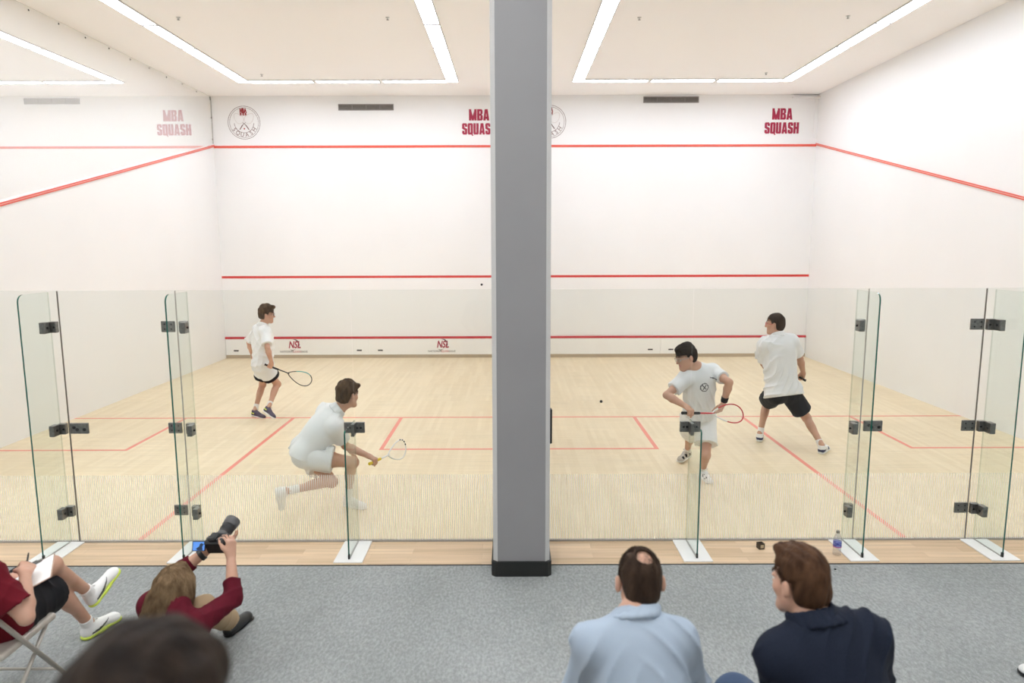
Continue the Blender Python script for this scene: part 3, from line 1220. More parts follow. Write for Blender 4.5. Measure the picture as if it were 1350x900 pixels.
HAIR_BROWN = hairmat('brown hair', (.052, .029, .015), (.105, .062, .033))
HAIR_DARK = hairmat('dark brown hair', (.009, .0055, .004), (.024, .015, .010))
HAIR_SHORT = hairmat('short brown hair', (.026, .015, .010), (.05, .030, .019))
HAIR_AUB = hairmat('chestnut hair', (.040, .018, .009), (.095, .047, .024))
HAIR_FAIR = hairmat('dark blonde hair', (.13, .08, .042), (.29, .195, .11))
BLUESHIRT = mat('light blue shirt cotton', (.36, .43, .52), .85, spec=.2, bump=(500, .12))
NAVYJ = mat('navy wool jacket', (.008, .012, .024), .85, spec=.2, noise=(300, (.013, .018, .034), 2), bump=(600, .25))
DENIM = mat('blue trouser cloth', (.05, .085, .16), .85, bump=(500, .2))
GREYTR = mat('grey trouser cloth', (.10, .10, .11), .85, bump=(500, .2))
MAROON = mat('maroon knit', (.105, .009, .019), .9, spec=.15, bump=(420, .2))
MAROON2 = mat('maroon polo cotton', (.135, .008, .016), .85, spec=.15, bump=(420, .2))
KHAKI = mat('khaki cloth', (.42, .30, .18), .85, bump=(420, .2))
BLACKSHOE = mat('black leather shoe', (.012, .012, .013), .35)
DARKCLOTH = mat('charcoal sweater', (.03, .03, .034), .9, bump=(300, .3))
PLASTK = mat('black plastic', (.015, .015, .016), .35)


def frame(up, right):
    U = nrm(up)
    R = nrm(np.asarray(right, float) - U * (np.asarray(right, float) @ U))
    return np.array([R, np.cross(U, R), U])


def project(P):
    d = P - CAM_P
    z = d @ CF
    return 675 + FPX * (d @ CR) / z, 450 - FPX * (d @ CU) / z


def ik(a, b, L1, L2, px, py, pref=None, wp=0.0):
    """middle joint of a two-bone limb from a to b, the one the photograph shows nearest (px, py)"""
    ab = b - a
    D = np.linalg.norm(ab)
    if D >= (L1 + L2) * .999:
        return lerp(a, b, L1 / (L1 + L2))
    x = (D * D + L1 * L1 - L2 * L2) / (2 * D)
    r = math.sqrt(max(L1 * L1 - x * x, 0))
    n = ab / D
    e1 = nrm(np.cross(n, A(.31, .2, .93)))
    e2 = np.cross(n, e1)
    best = None
    for k in range(120):
        th = 2 * math.pi * k / 120
        o = e1 * math.cos(th) + e2 * math.sin(th)
        P = a + n * x + o * r
        qx, qy = project(P)
        c = math.hypot(qx - px, qy - py)
        if pref is not None:
            c -= wp * (o @ pref)
        if best is None or c < best[0]:
            best = (c, P)
    return best[1]


FING = ((.030, .042, .025, .021, .0088), (.010, .046, .029, .022, .0090), (-.010, .043, .027, .021, .0086), (-.028, .034, .021, .018, .0075))


def hand(sd, W, d, n, side, s=1.0, curl=(.5, .7, .4), thumb=.5, spread=.06, curls=None):
    """palm and five fingers from wrist W; d towards the knuckles, n the way the palm faces, side +1 right / -1 left"""
    d = nrm(d)
    n = nrm(n - d * (n @ d))
    t = np.cross(d, n) * side
    for i, (off, l1, l2, l3, r) in enumerate(FING):
        kn = W + s * (d * (.088 - .004 * abs(i - 1)) + t * off)
        sd.cone(W + s * (d * .008 + t * off * .55), kn, .0145 * s, .0115 * s, .016 * s)
        c = curls[i] if curls else curl
        ang, P = 0, kn
        dd = nrm(d + t * spread * (1.5 - i))
        first = True
        for l, a, r0, r1 in ((l1, c[0], r, r * .92), (l2, c[1], r * .92, r * .85), (l3, c[2], r * .85, r * .72)):
            ang += a
            v = dd * math.cos(ang) + n * math.sin(ang)
            Q = P + v * l * s
            sd.cone(P, Q, r0 * s, r1 * s, (.009 if first else .004) * s)
            first = False
            P = Q
    P = W + s * (d * .022 + t * .022 + n * .004)
    v1 = nrm(d * .75 + t * (.75 - .35 * thumb) + n * (.15 + .6 * thumb))
    v2 = nrm(d * .85 + t * (.45 - .75 * thumb) + n * (.25 + .55 * thumb))
    v3 = nrm(d * .9 + t * (.25 - 1.0 * thumb) + n * (.2 + .5 * thumb))
    Q = P + v1 * .046 * s
    sd.cone(P, Q, .0165 * s, .0125 * s, .016 * s)
    Q2 = Q + v2 * .034 * s
    sd.cone(Q, Q2, .0118 * s, .0105 * s, .006 * s)
    sd.cone(Q2, Q2 + v3 * .028 * s, .0102 * s, .0085 * s, .004 * s)


def grip_frame(fore, h, side, s=1.0):
    """hand frame holding a handle that leaves the fist on the thumb side along h"""
    h = nrm(h)
    d = nrm(fore - h * (fore @ h))
    n = np.cross(h, d) * side
    return d, n


class Person:
    """joints in world metres; sides: +1 the person's right, -1 the left"""

    def __init__(q, name, label, pel, che, Rp, Rc, head, face, headup=None, s=1.0, girth=1.0, hs=1.0, skinm=None, vox=.007, base=None, group=None, drop=.03):
        q.s, q.g, q.hs, q.vox, q.sk = s, girth, hs, vox, skinm or SKIN
        q.pel, q.che = np.asarray(pel, float), np.asarray(che, float)
        up = q.che - q.pel
        q.FP = frame(up * .8 + A(0, 0, .25), Rp)
        q.FC = frame(up, Rc)
        q.sh = {k: q.che + q.FC[0] * k * .170 * s - q.FC[2] * drop * s for k in (1, -1)}
        q.hip = {k: q.pel + q.FP[0] * k * .092 * s - q.FP[2] * .045 * s for k in (1, -1)}
        q.hc = np.asarray(head, float)
        f = nrm(face)
        u = headup if headup is not None else A(0, 0, 1)
        u = nrm(u - f * (u @ f))
        q.FH = np.array([np.cross(f, u), f, u])
        q.el, q.wr, q.kn, q.an, q.foot, q.hand = {}, {}, {}, {}, {}, {}
        q.UA, q.FA, q.TH, q.SH = .285 * s, .25 * s, .425 * s, .425 * s
        q.root = empty('person', base if base is not None else (q.pel[0], q.pel[1], 0), label, 'person', group)

    def arm(q, k, wrist, elpx, pref=None, wp=0.0):
        q.wr[k] = np.asarray(wrist, float)
        v = q.wr[k] - q.sh[k]
        D = np.linalg.norm(v)
        mx = (q.UA + q.FA) * .995
        if D > mx:
            q.wr[k] = q.sh[k] + v * mx / D
        q.el[k] = ik(q.sh[k], q.wr[k], q.UA, q.FA, *elpx, pref=pref, wp=wp)

    def leg(q, k, heel, toe, up, knpx, pref=None, wp=0.0, L=None):
        heel = np.asarray(heel, float)
        t = nrm(np.asarray(toe, float) - heel)
        up = nrm(np.asarray(up, float) - t * (np.asarray(up, float) @ t))
        L = L or .285 * q.s
        q.foot[k] = (heel, t, up, L)
        q.an[k] = heel + t * .06 * q.s + up * .095 * q.s
        D = np.linalg.norm(q.an[k] - q.hip[k])
        q.kn[k] = ik(q.hip[k], q.an[k], q.TH, q.SH, *knpx, pref=pref, wp=wp)

    def report(q, nm):
        for k in (1, -1):
            if k in q.el:
                print(nm, k, 'UA %.2f/%.2f FA %.2f/%.2f' % (np.linalg.norm(q.el[k] - q.sh[k]), q.UA, np.linalg.norm(q.wr[k] - q.el[k]), q.FA),
                      'sh', np.round(project(q.sh[k])), 'el', np.round(project(q.el[k])), 'wr', np.round(project(q.wr[k])), np.round(q.el[k], 2))
            if k in q.kn:
                print(nm, k, 'TH %.2f/%.2f SH %.2f/%.2f' % (np.linalg.norm(q.kn[k] - q.hip[k]), q.TH, np.linalg.norm(q.an[k] - q.kn[k]), q.SH),
                      'hip', np.round(project(q.hip[k])), 'kn', np.round(project(q.kn[k])), 'an', np.round(project(q.an[k])), np.round(q.kn[k], 2))

    # ---- the body, one continuous surface
    def hp(q, x, y, z):
        return q.hc + q.hs * (q.FH[0] * x + q.FH[1] * y + q.FH[2] * z)

    def body(q):
        s, g, h = q.s, q.g, q.hs
        b = Sdf()
        R, F, U = q.FP
        b.ell(q.pel + U * .02, A(.155, .105, .125) * s * g, q.FP, .05)
        for k in (1, -1):
            b.ell(q.hip[k] - F * .045 * s, A(.085, .085, .095) * s * g, q.FP, .05)
        mid = lerp(q.pel, q.che, .45)
        Fm = frame(q.che - q.pel, q.FP[0] + q.FC[0])
        b.ell(mid, A(.135, .098, .17) * s * g, Fm, .06)
        b.ell(q.che - q.FC[2] * .14 * s + q.FC[1] * .005, A(.155, .112, .18) * s * g, q.FC, .06)
        nb = q.che + q.FC[2] * .045 * s
        b.cone(q.sh[1] - q.FC[0] * .02, q.sh[-1] + q.FC[0] * .02, .056 * s * g, .056 * s * g, .06)
        hb = q.hp(0, -.022, -.075)
        b.cone(nb - q.FC[2] * .02, hb, .058 * s * min(g, 1.08), .055 * h * min(g, 1.06), .03)
        for k in (1, -1):
            b.cone(lerp(nb, hb, .25), lerp(q.sh[k], nb, .12), .042 * s, .042 * s, .05)
        # head
        H = lambda *a: q.hp(*a)
        b.ell(H(0, -.012, .03), A(.074, .094, .088) * h, q.FH, .02)
        b.ell(H(0, .022, -.045), A(.058, .066, .076) * h, q.FH, .03)
        b.cone(H(-.012, .068, -.1), H(.012, .068, -.1), .019 * h, .019 * h, .03)
        for k in (1, -1):
            b.cone(H(.052 * k, -.005, -.05), H(.02 * k, .06, -.1), .017 * h, .016 * h, .03)
            b.ell(H(.038 * k, .055, -.025), A(.024, .024, .022) * h, q.FH, .03)
            b.ell(H(.031 * k, .098, .004), A(.017, .016, .011) * h, q.FH, .012, op=1)
            b.cone(H(.012 * k, .084, .022), H(.05 * k, .070, .020), .0095 * h, .008 * h, .014)
            b.ell(H(.031 * k, .0805, .0115), A(.0165, .0125, .0062) * h, q.FH, .003)
            b.ell(H(.031 * k, .0790, -.0055), A(.0155, .0115, .0050) * h, q.FH, .003)
            # ear: dish with a rim
            b.ell(H(.085 * k, -.014, -.008), A(.0135, .0175, .032) * h, q.FH, .006)
            b.ell(H(.099 * k, -.007, -.004), A(.008, .010, .018) * h, q.FH, .005, op=1)
        b.cone(H(0, .084, .012), H(0, .106, -.028), .008 * h, .0125 * h, .014)
        for k in (1, -1):
            b.ell(H(.012 * k, .094, -.033), A(.008, .010, .007) * h, q.FH, .008)
        b.ell(H(0, .083, -.060), A(.023, .010, .006) * h, q.FH, .006)
        b.ell(H(0, .081, -.071), A(.020, .010, .007) * h, q.FH, .006)
        # limbs
        for k in (1, -1):
            if k in q.el:
                sh, el, wr = q.sh[k], q.el[k], q.wr[k]
                b.ell(sh, A(.058, .06, .062) * s * g, q.FC, .04)
                b.cone(sh, el, .050 * s * g, .037 * s * g, .03)
                b.ell(lerp(sh, el, .5), A(.042, .045, .06) * s * g, q.FC, .03)
                b.cone(el, lerp(el, wr, .3), .037 * s * g, .041 * s * g, .015)
                b.cone(lerp(el, wr, .3), wr, .041 * s * g, .0255 * s, .015)
                d, n, kw = q.hand.get(k, (nrm(wr - el), nrm(np.cross(wr - el, q.FC[0]) * 1.0 + q.FC[0] * -k), {}))
                hsz = kw.pop('hs', 1.0) if kw else 1.0
                b.cone(wr, wr + nrm(d) * .03 * s, .0255 * s, .024 * s, .014, flat=(n, .8))
                hand(b, wr, d, n, k, s * hsz, **kw)
            if k in q.kn:
                hi, kn, an = q.hip[k], q.kn[k], q.an[k]
                fw = nrm(np.cross(np.cross(an - kn, kn - hi), an - kn) + 1e-6 * q.FP[1])
                bend = np.linalg.norm(np.cross(nrm(kn - hi), nrm(an - kn)))
                back = -fw if bend < .05 else nrm(np.cross(nrm(an - kn), np.cross(nrm(kn - hi), nrm(an - kn)))) * -1
                # the calf lies on the side the knee folds towards
                back = nrm(lerp(hi, an, .5) - kn) if bend > .12 else -q.foot[k][1]
                ax = nrm(an - kn)
                back = nrm(back - ax * (back @ ax))
                b.cone(hi, kn, .082 * s * g, .053 * s * g, .03)
                b.ell(lerp(hi, kn, .4) - back * .012, A(.074, .074, .1) * s * g, frame(kn - hi, q.FP[0]), .05)
                b.ell(kn - back * .012, A(.046, .046, .05) * s * g, None, .025)
                b.cone(kn, an, .047 * s * g, .032 * s, .02)
                cf = frame(ax, np.cross(back, ax))
                b.ell(lerp(kn, an, .3) + back * .018 * s, A(.044, .042, .105) * s * g, cf, .03)
                heel, t, up, L = q.foot[k]
                b.cone(an, heel + t * .045 * s + up * .045 * s, .031 * s, .03 * s, .02)
                b.cone(heel + t * .06 * s + up * .05 * s, heel + t * (L - .06 * s) + up * .03 * s, .03 * s, .022 * s, .02)
        return b

    def build_body(q):
        b = q.body()
        c, FH, h = q.hc, q.FH, q.hs

        def pick(C):
            p = (C - c) @ FH.T / h
            lip = (np.abs(p[:, 0]) < .023) & (p[:, 1] > .078) & (p[:, 2] < -.0545) & (p[:, 2] > -.077)
            return lip.astype(int)
        o = sdf_obj('body', b, q.vox, [q.sk, LIP], q.root, pick)
        for k in (1, -1):
            mb = Sdf()
            p = q.hp(.031 * k, .0785, .003)
            mb.ell(p, A(.0118, .0118, .0118) * h)
            ir = q.hp(.031 * k, .0925, .003)
            sdf_obj('eye', mb, .0025, [EYEW, IRIS], q.root, lambda C: (np.linalg.norm(C - ir, axis=1) < .0078 * h).astype(int))
            # eyebrow
            mb = MB()
            mb.tube([q.hp(.014 * k, .0945, .027), q.hp(.032 * k, .0905, .033), q.hp(.05 * k, .077, .028)], [.003 * h, .0035 * h, .0018 * h], 6)
            mb.build('eyebrow', q.browm, q.root, True)
        return o

    browm = None

    # ---- clothing
    def shirt(q, m, sleeve=.85, hem=.10, loose=.020, collar=True, name='shirt', fold=.007, long=False, hemtilt=0, seed=0, neck=.066, pick=None, mats=None, thick=1.0, skirt=.162, seat=1.0):
        s, g = q.s, q.g
        e = loose
        b = Sdf()
        R, F, U = q.FP
        mid = lerp(q.pel, q.che, .45)
        Fm = frame(q.che - q.pel, q.FP[0] + q.FC[0])
        b.ell(mid, (A(.138, .104, .19) * s * g + e), Fm, .07)
        b.ell(q.che - q.FC[2] * .14 * s + q.FC[1] * .004, A(.158, .114, .185) * s * g + e, q.FC, .06)
        b.cone(q.sh[1] - q.FC[0] * .02, q.sh[-1] + q.FC[0] * .02, .056 * s * g + e * .7, .056 * s * g + e * .7, .06)
        b.ell(q.pel + U * .02, A(.150, .106, .16) * s * g + e * .8, q.FP, .08)
        # skirt of the shirt down to its hem
        b.cone(mid, q.pel - U * (hem + .06), .136 * s * g + e, skirt * s * g + e, .06, flat=(F, .78))
        for k in (1, -1):
            if seat:
                b.ell(q.hip[k] - F * .045 * s, A(.087, .09, .10) * s * g + loose * 1.25 * seat, q.FP, .06)
        nb = q.che + q.FC[2] * .045 * s
        hb = q.hp(0, -.022, -.075)
        for k in (1, -1):
            b.cone(nb, lerp(q.sh[k], nb, .1), .047 * s + e * .2, .05 * s + e * .3, .05)
            if k in q.el:
                sh, el, wr = q.sh[k], q.el[k], q.wr[k]
                b.ell(sh, A(.058, .06, .062) * s * g + e * .75, q.FC, .04)
                if long:
                    b.cone(sh, el, .052 * s * g + e * .8, .041 * s * g + e * .8, .03)
                    b.cone(el, wr, .042 * s * g + e * .8, .031 * s + e * .65, .02, ends=(None, sleeve))
                else:
                    b.cone(sh, el, .053 * s * g + e * .7, .047 * s * g + e * 1.25, .03, ends=(None, sleeve))
        upn = nrm(hb - nb)
        b.ell(lerp(nb, hb, .62), A(neck, neck, .062) * s * (thick if collar else 1), frame(upn, q.FC[0]), .008, op=1)
        hp_ = q.pel - U * hem
        ax = nrm(U + F * hemtilt)
        b.cutfn(lambda P: np.where(((P - hp_) @ ax < 0) & (np.abs((P - q.pel) @ R) < .30) & (np.abs((P - q.pel) @ F) < .26), -((P - hp_) @ ax), -1.0))
        if fold:
            b.disp = folds(fold, U * .5 + F * .5 + R * .35, R - U * .5, 46, seed)
        o = sdf_obj(name, b, q.vox * 1.1, mats or [m], q.root, pick)
        if collar:
            c = Sdf()
            ring = []
            cc = lerp(nb, hb, .26)
            up_ = nrm(hb - nb)
            for k in range(17):
                th = math.radians(112 + 316 * k / 16)
                o_ = q.FC[0] * math.cos(th) + q.FC[1] * math.sin(th)
                ring.append((cc + o_ * .082 * s * thick - up_ * (.020 + .024 * math.sin(th)) * s, cc + o_ * .0675 * s * thick + up_ * (.028 - .024 * math.sin(th)) * s))
            for i in range(16):
                for u_ in (0, .25, .5, .75, 1):
                    c.cone(lerp(ring[i][0], ring[i][1], u_), lerp(ring[i + 1][0], ring[i + 1][1], u_), .0075, .0075, .014)
            sdf_obj('collar', c, q.vox * .8, [m], o)
        return o

    def shorts(q, m, length=.75, loose=.02, name='shorts', seed=1, mats=None, band=None, waist=.07, fold=.006, full=False, flare=1.0):
        s, g = q.s, q.g
        b = Sdf()
        R, F, U = q.FP
        b.ell(q.pel + U * .01, A(.158, .108, .13) * s * g + loose * .8, q.FP, .05)
        for k in (1, -1):
            b.ell(q.hip[k] - F * .045 * s, A(.087, .087, .095) * s * g + loose * .8, q.FP, .05)
            hi, kn, an = q.hip[k], q.kn[k], q.an[k]
            if full:
                b.cone(hi, kn, .086 * s * g + loose, .056 * s * g + loose, .03)
                b.ell(kn, A(.05, .05, .052) * s * g + loose, None, .03)
                b.cone(kn, an, .054 * s * g + loose, .043 * s + loose, .02, ends=(None, length))
            else:
                b.cone(hi, kn, .088 * s * g + loose, .072 * s * g + loose * 1.5 * flare, .03, ends=(None, length))
        w = q.pel + U * waist
        b.cutfn(lambda P: np.where((np.linalg.norm(P - q.pel, axis=1) < .26) & ((P - q.pel) @ F < .13), (P - w) @ U, -1.0))
        if fold:
            b.disp = folds(fold, F + U * .6, R + U * .4, 42, seed)
        pick = None
        if band:
            def pick(C):
                out = np.zeros(len(C), int)
                for k in (1, -1):
                    ax = q.kn[k] - q.hip[k]
                    y = (C - q.hip[k]) @ ax / (ax @ ax)
                    near = np.linalg.norm((C - q.hip[k]) - np.clip(y, 0, 1)[:, None] * ax, axis=1) < .15
                    out |= (near & (y > band)).astype(int)
                return out
        return sdf_obj(name, b, q.vox * 1.1, mats or [m], q.root, pick)

    def shoe(q, k, upper, sole, lace, style=None, logo=None, name='shoe', sockm=None, sockh=.10, low=False):
        s = q.s
        heel, t, up, L = q.foot[k]
        r = np.cross(t, up)
        O = heel
        P = lambda y, z, x=0: O + t * y + up * z + r * x
        u = Sdf()
        if low:      # slip-on loafer
            u.cone(P(.045, .036), P(L - .055, .03), .036 * s, .041 * s, .03, flat=(up, .85))
            u.ell(P(.10, .04), A(.04, .1, .034) * s, np.array([r, t, up]), .03)
            u.ell(P(.07, .088), A(.03, .062, .045) * s, np.array([r, t, up]), .008, op=1)
        else:
            u.cone(P(.042 * s, .045 * s), P(.10 * s, .055 * s), .036 * s, .038 * s, .03)
            u.cone(P(.10 * s, .056 * s), P(L - .058 * s, .034 * s), .039 * s, .033 * s, .03)
            u.ell(P(L - .06 * s, .03 * s), A(.044, .055, .03) * s, np.array([r, t, up]), .02)
            u.cone(P(.055 * s, .05 * s), P(.05 * s, .125 * s), .040 * s, .040 * s, .02, ends=(None, .72))
        u.plane(P(0, .012), -up)
        base_mats = [upper] + ([style[1]] if style else []) + ([logo] if logo else [])

        def pick(C):
            q_ = C - O
            y, z, x = q_ @ t / s, q_ @ up / s, q_ @ r / s
            out = np.zeros(len(C), int)
            if style:
                m_ = style[0](x, y, z)
                out[m_] = 1
            if logo:
                # curved tick on the outer and inner faces
                yy = (y - .085) / .12
                c0 = .040 + .030 * yy ** 2 * np.where(yy < 0, 0, 1) + .006 * yy
                th = np.where(yy < .2, .011 * (1 - np.abs(yy - .2) / 1.0), .011 * (1 - (yy - .2) / .75))
                out[(np.abs(x) > .018) & (yy > -.35) & (yy < .9) & (np.abs(z - c0) < th)] = len(base_mats) - 1
            return out
        so = sdf_obj(name, u, min(q.vox, .0062) if not logo else .0042, base_mats, q.root, pick)
        b = Sdf()
        b.cone(P(.045 * s, .016 * s), P(.13 * s, .016 * s), .041 * s, .036 * s, .03, flat=(up, .5))
        b.cone(P(.13 * s, .016 * s), P(L - .05 * s, .017 * s), .037 * s, .049 * s, .03, flat=(up, .45))
        b.plane(P(0, 0), -up)
        b.plane(P(0, (.024 if not low else .014) * s), up)
        sdf_obj('sole', b, .0055, [sole], so)
        if lace is not None:
            mb = MB()
            for i in range(5):
                y = .098 + .019 * i
                z = .102 - .0093 * i
                for sg in (-1, 1):
                    mb.tube([P(y * s, (z - .012) * s, -.024 * sg * s), P((y + .009) * s, z * s, 0), P((y + .018) * s, (z - .022) * s, .024 * sg * s)], .003 * s, 5)
            for sg in (-1, 1):
                mb.tube([P(.094 * s, .1 * s, 0), P(.09 * s, .118 * s, sg * .02 * s), P(.1 * s, .112 * s, sg * .034 * s), P(.098 * s, .1 * s, sg * .012 * s)], .0025 * s, 5)
            mb.build('laces', lace, so, True)
        if sockm is not None:
            ax = nrm(q.kn[k] - q.an[k])
            c = Sdf()
            c.cone(q.an[k] - up * .035 * s, q.an[k] + ax * sockh, .036 * s, .0395 * s, .01, ends=(None, 1.0))
            c.disp = lambda C: .0009 * np.sin(C @ ax * 420)
            sdf_obj('sock', c, q.vox * .8, [sockm], q.root)
        return so

    # ---- hair
    def hair(q, m, depth=.012, top=.018, nape=-.075, fringe=0.0, tuft=(), wave=.004, front=.052, bald=None, side=.004, seed=0, vox=None, name='hair', rough=1.0):
        h = q.hs
        b = Sdf()
        H = q.hp
        b.ell(H(0, -.016, .032 + top * .3), A(.076 + depth, .096 + depth, .088 + top) * h, q.FH, .02)
        b.ell(H(0, -.052, -.025), A(.066 + depth * .7, .056 + depth * .7, .07) * h, q.FH, .03)
        if fringe:
            b.ell(H(0, .074, .07), A(.06, .03 + fringe, .03) * h, q.FH, .02)
        for (x, y, z, r) in tuft:
            b.ell(H(x, y, z), A(r, r, r * .8) * h, q.FH, .02)
        c, FH = q.hc, q.FH

        def loc(P):
            return (P - c) @ FH.T / h

        def cut(P):
            p = loc(P)
            x, y, z = p[:, 0], p[:, 1], p[:, 2]
            # hairline: forehead, temples, round the ears, nape
            d1 = np.minimum(y - (.012 + .55 * np.maximum(z - .02, 0)), front - z) if not fringe else np.minimum(y - .012, (front - .012) - z)
            d2 = np.minimum(y + .030, .012 - z) - .0
            d3 = nape - z
            return np.maximum(np.maximum(d1, d2), d3) * h
        b.cutfn(cut)
        if bald is not None:
            bc = H(*bald[:3])
            b.cutfn(lambda P: bald[3] - np.linalg.norm((P - bc) @ FH.T / A(1, 1.15, 1), axis=1))

        def disp(P):
            p = loc(P)
            x, y, z = p[:, 0], p[:, 1], p[:, 2]
            w = np.sin(230 * x + 3.0 * np.sin(22 * y + seed) + 2.2 * np.sin(31 * z + seed))
            w2 = np.sin(95 * x - 40 * z + 2.4 * np.sin(17 * y + 2 * seed) + seed)
            w3 = np.sin(70 * y + 50 * z + 2 * np.sin(40 * x + seed))
            tp = depth * .85 * h * np.exp(np.minimum(cut(P), 0) / (.013 * h))
            return tp - (w * .4 + w2 * .5 + w3 * .35 * rough) * wave
        b.disp = disp
        return sdf_obj(name, b, vox or q.vox * .75, [m], q.root)

    def strands(q, m, n, length, r=.0011, gen=None, name='hair_strands', parent=None, seg=5, seed=3):
        """fine locks as thin tapered blades: gen(i, rng) -> list of points"""
        g = np.random.default_rng(seed)
        V, F = [], []
        for i in range(n):
            pts = gen(g)
            if pts is None:
                continue
            pts = np.asarray(pts)
            N = len(pts)
            tan = np.gradient(pts, axis=0)
            tan /= np.linalg.norm(tan, axis=1)[:, None] + 1e-9
            ref = pts - q.hc
            a = np.cross(tan, ref)
            a /= np.linalg.norm(a, axis=1)[:, None] + 1e-9
            bb = np.cross(tan, a)
            rr = r * np.linspace(1, .25, N)[:, None]
            base = len(V) * 1
            b0 = sum(len(x) for x in V)
            ring = np.stack([pts + a * rr, pts - a * rr * .5 + bb * rr * .87, pts - a * rr * .5 - bb * rr * .87], 1).reshape(-1, 3)
            V.append(ring)
            idx = np.arange(N - 1)[:, None] * 3
            for e in range(3):
                f = np.concatenate([idx + e, idx + (e + 1) % 3, idx + 3 + (e + 1) % 3, idx + 3 + e], 1) + b0
                F.append(f)
        return np_mesh(name, np.concatenate(V), np.concatenate(F), [m], parent or q.root, True)

    def glasses(q, framem, lensm=None, strap=False):
        h = q.hs
        mb = MB()
        for k in (1, -1):
            loop = [q.hp(k * (.033 + .026 * math.cos(a)), .104 - .010 * abs(.3 + math.cos(a)) , .004 + .018 * math.sin(a)) for a in np.linspace(0, 2 * math.pi, 16, endpoint=False)]
            mb.tube(loop, .0026 * h, 6, closed=True)
            mb.tube([q.hp(k * .059, .090, .008), q.hp(k * .078, .045, .006), q.hp(k * .081, -.005, .004), q.hp(k * .079, -.03, -.01)], .0026 * h, 6)
        mb.tube([q.hp(-.008, .104, .008), q.hp(0, .109, .010), q.hp(.008, .104, .008)], .0026 * h, 6)
        o = mb.build('glasses', framem, q.root, True)
        return o


def short_hair_strands(p, m, n, ln, seed, flow, bald=None, front=.05, nape=-.08, lift=.35, top=1.0, r=.0012):
    """short hairs rooted all over the scalp"""
    H = p.hp

    def gen(g):
        v = nrm(g.normal(size=3))
        x, y, z = v[0] * .084, -.016 + v[1] * .104, .034 + v[2] * .099
        if z < nape or (y > .02 + .5 * max(z - .02, 0) and z < front) or (y > -.03 and z < .014) or (z < -.03 and y > -.05):
            return None
        if bald is not None and np.linalg.norm((A(x, y, z) - A(*bald[:3]))) < bald[3] * (.85 + .3 * g.random()) and g.random() > .22:
            return None
        nv = nrm(A(v[0] / .084, v[1] / .104, v[2] / .099))
        fl = flow(x, y, z)
        fl = fl - nv * (fl @ nv)
        L = ln * (.7 + .6 * g.random()) * (1 + (top - 1) * np.clip((z - .03) / .08, 0, 1))
        dr = nrm(nrm(fl + 1e-6) + nv * lift + g.normal(size=3) * .16)
        pts = [A(x, y, z) - nv * .004]
        for i in range(3):
            dr = nrm(dr - nv * .22 + fl * .12)
            pts.append(pts[-1] + dr * L / 3)
        return [H(*q) for q in pts]
    return p.strands(m, n, ln, r=r, gen=gen, seed=seed)


def down(x, y, z):
    return A(0, -1, .25) if y > .01 and z > .03 else A(0, -.25, -1)


# ------------------------------------------------------------------ squash racket
def racket(label, butt, h, n, grip, shaft, hoop, hoop2=None, strings=None, L=.685):
    """h towards the head, n the string-bed normal"""
    butt = np.asarray(butt, float)
    h = nrm(h)
    n = nrm(n - h * (n @ h))
    w = np.cross(n, h)
    t = empty('squash_racket', butt, label, 'racket', 'squash rackets held by the players')
    P = lambda y, x, z=0: butt + h * y + w * x + n * z
    MB().tube([P(0, 0), P(.004, 0), P(.012, 0), P(.19, 0), P(.20, 0)], [.013, .0165, .0145, .0135, .011], 10).build('grip', grip, t, True)
    MB().tube([P(.19, 0), P(.30, 0), P(.36, 0)], [.0095, .0085, .007], 8).build('shaft', shaft, t, True)
    loop = []
    Lh = L - .34
    N = 40
    for i in range(N):
        th = 2 * math.pi * i / N
        y = .5 - .5 * math.cos(th)
        x = .108 * math.sin(th) * (.36 + .78 * y ** .8) / .98
        loop.append(P(.34 + Lh * y, x))
    mb = MB()
    mb.tube(loop, .0066, 7, closed=True)
    nfa = len(mb.f)
    if hoop2 is not None:
        for i in range(N):
            y = .5 - .5 * math.cos(2 * math.pi * (i + .5) / N)
            if hoop2[1](y, i / N):
                for k in range(7):
                    mb.m[i * 7 + k] = 1
    fr = mb.build('hoop', [hoop] + ([hoop2[0]] if hoop2 else []), t, True)
    mb = MB()
    rad = lambda y: .108 * 2 * math.sqrt(max(y * (1 - y), 0)) * (.36 + .78 * y ** .8) / .98
    for i in range(1, 19):
        y = i / 19
        x = rad(y)
        mb.tube([P(.34 + Lh * y, -x), P(.34 + Lh * y, x)], .00062, 4, cap=False)
    for i in range(-6, 7):
        x = i * .0155
        ys = [y for y in np.linspace(.01, .99, 99) if rad(y) > abs(x)]
        if len(ys) > 2:
            mb.tube([P(.34 + Lh * ys[0], x), P(.34 + Lh * ys[-1], x)], .00062, 4, cap=False)
    mb.build('strings', strings, t)
    return t


STRING = mat('white racket string', (.8, .8, .78), .4)
GRIPK = mat('black racket grip', (.015, .015, .016), .8)
BLACKFR = mat('black racket frame', (.02, .02, .022), .3, coat=.4)
TEALFR = mat('teal racket frame', (.10, .38, .36), .3, coat=.4)
WHITEFR = mat('white racket frame', (.80, .80, .79), .3, coat=.4)
REDFR = mat('red racket frame', (.55, .03, .04), .3, coat=.4)
YELGRIP = mat('yellow racket grip', (.75, .55, .03), .7)
DBG = False
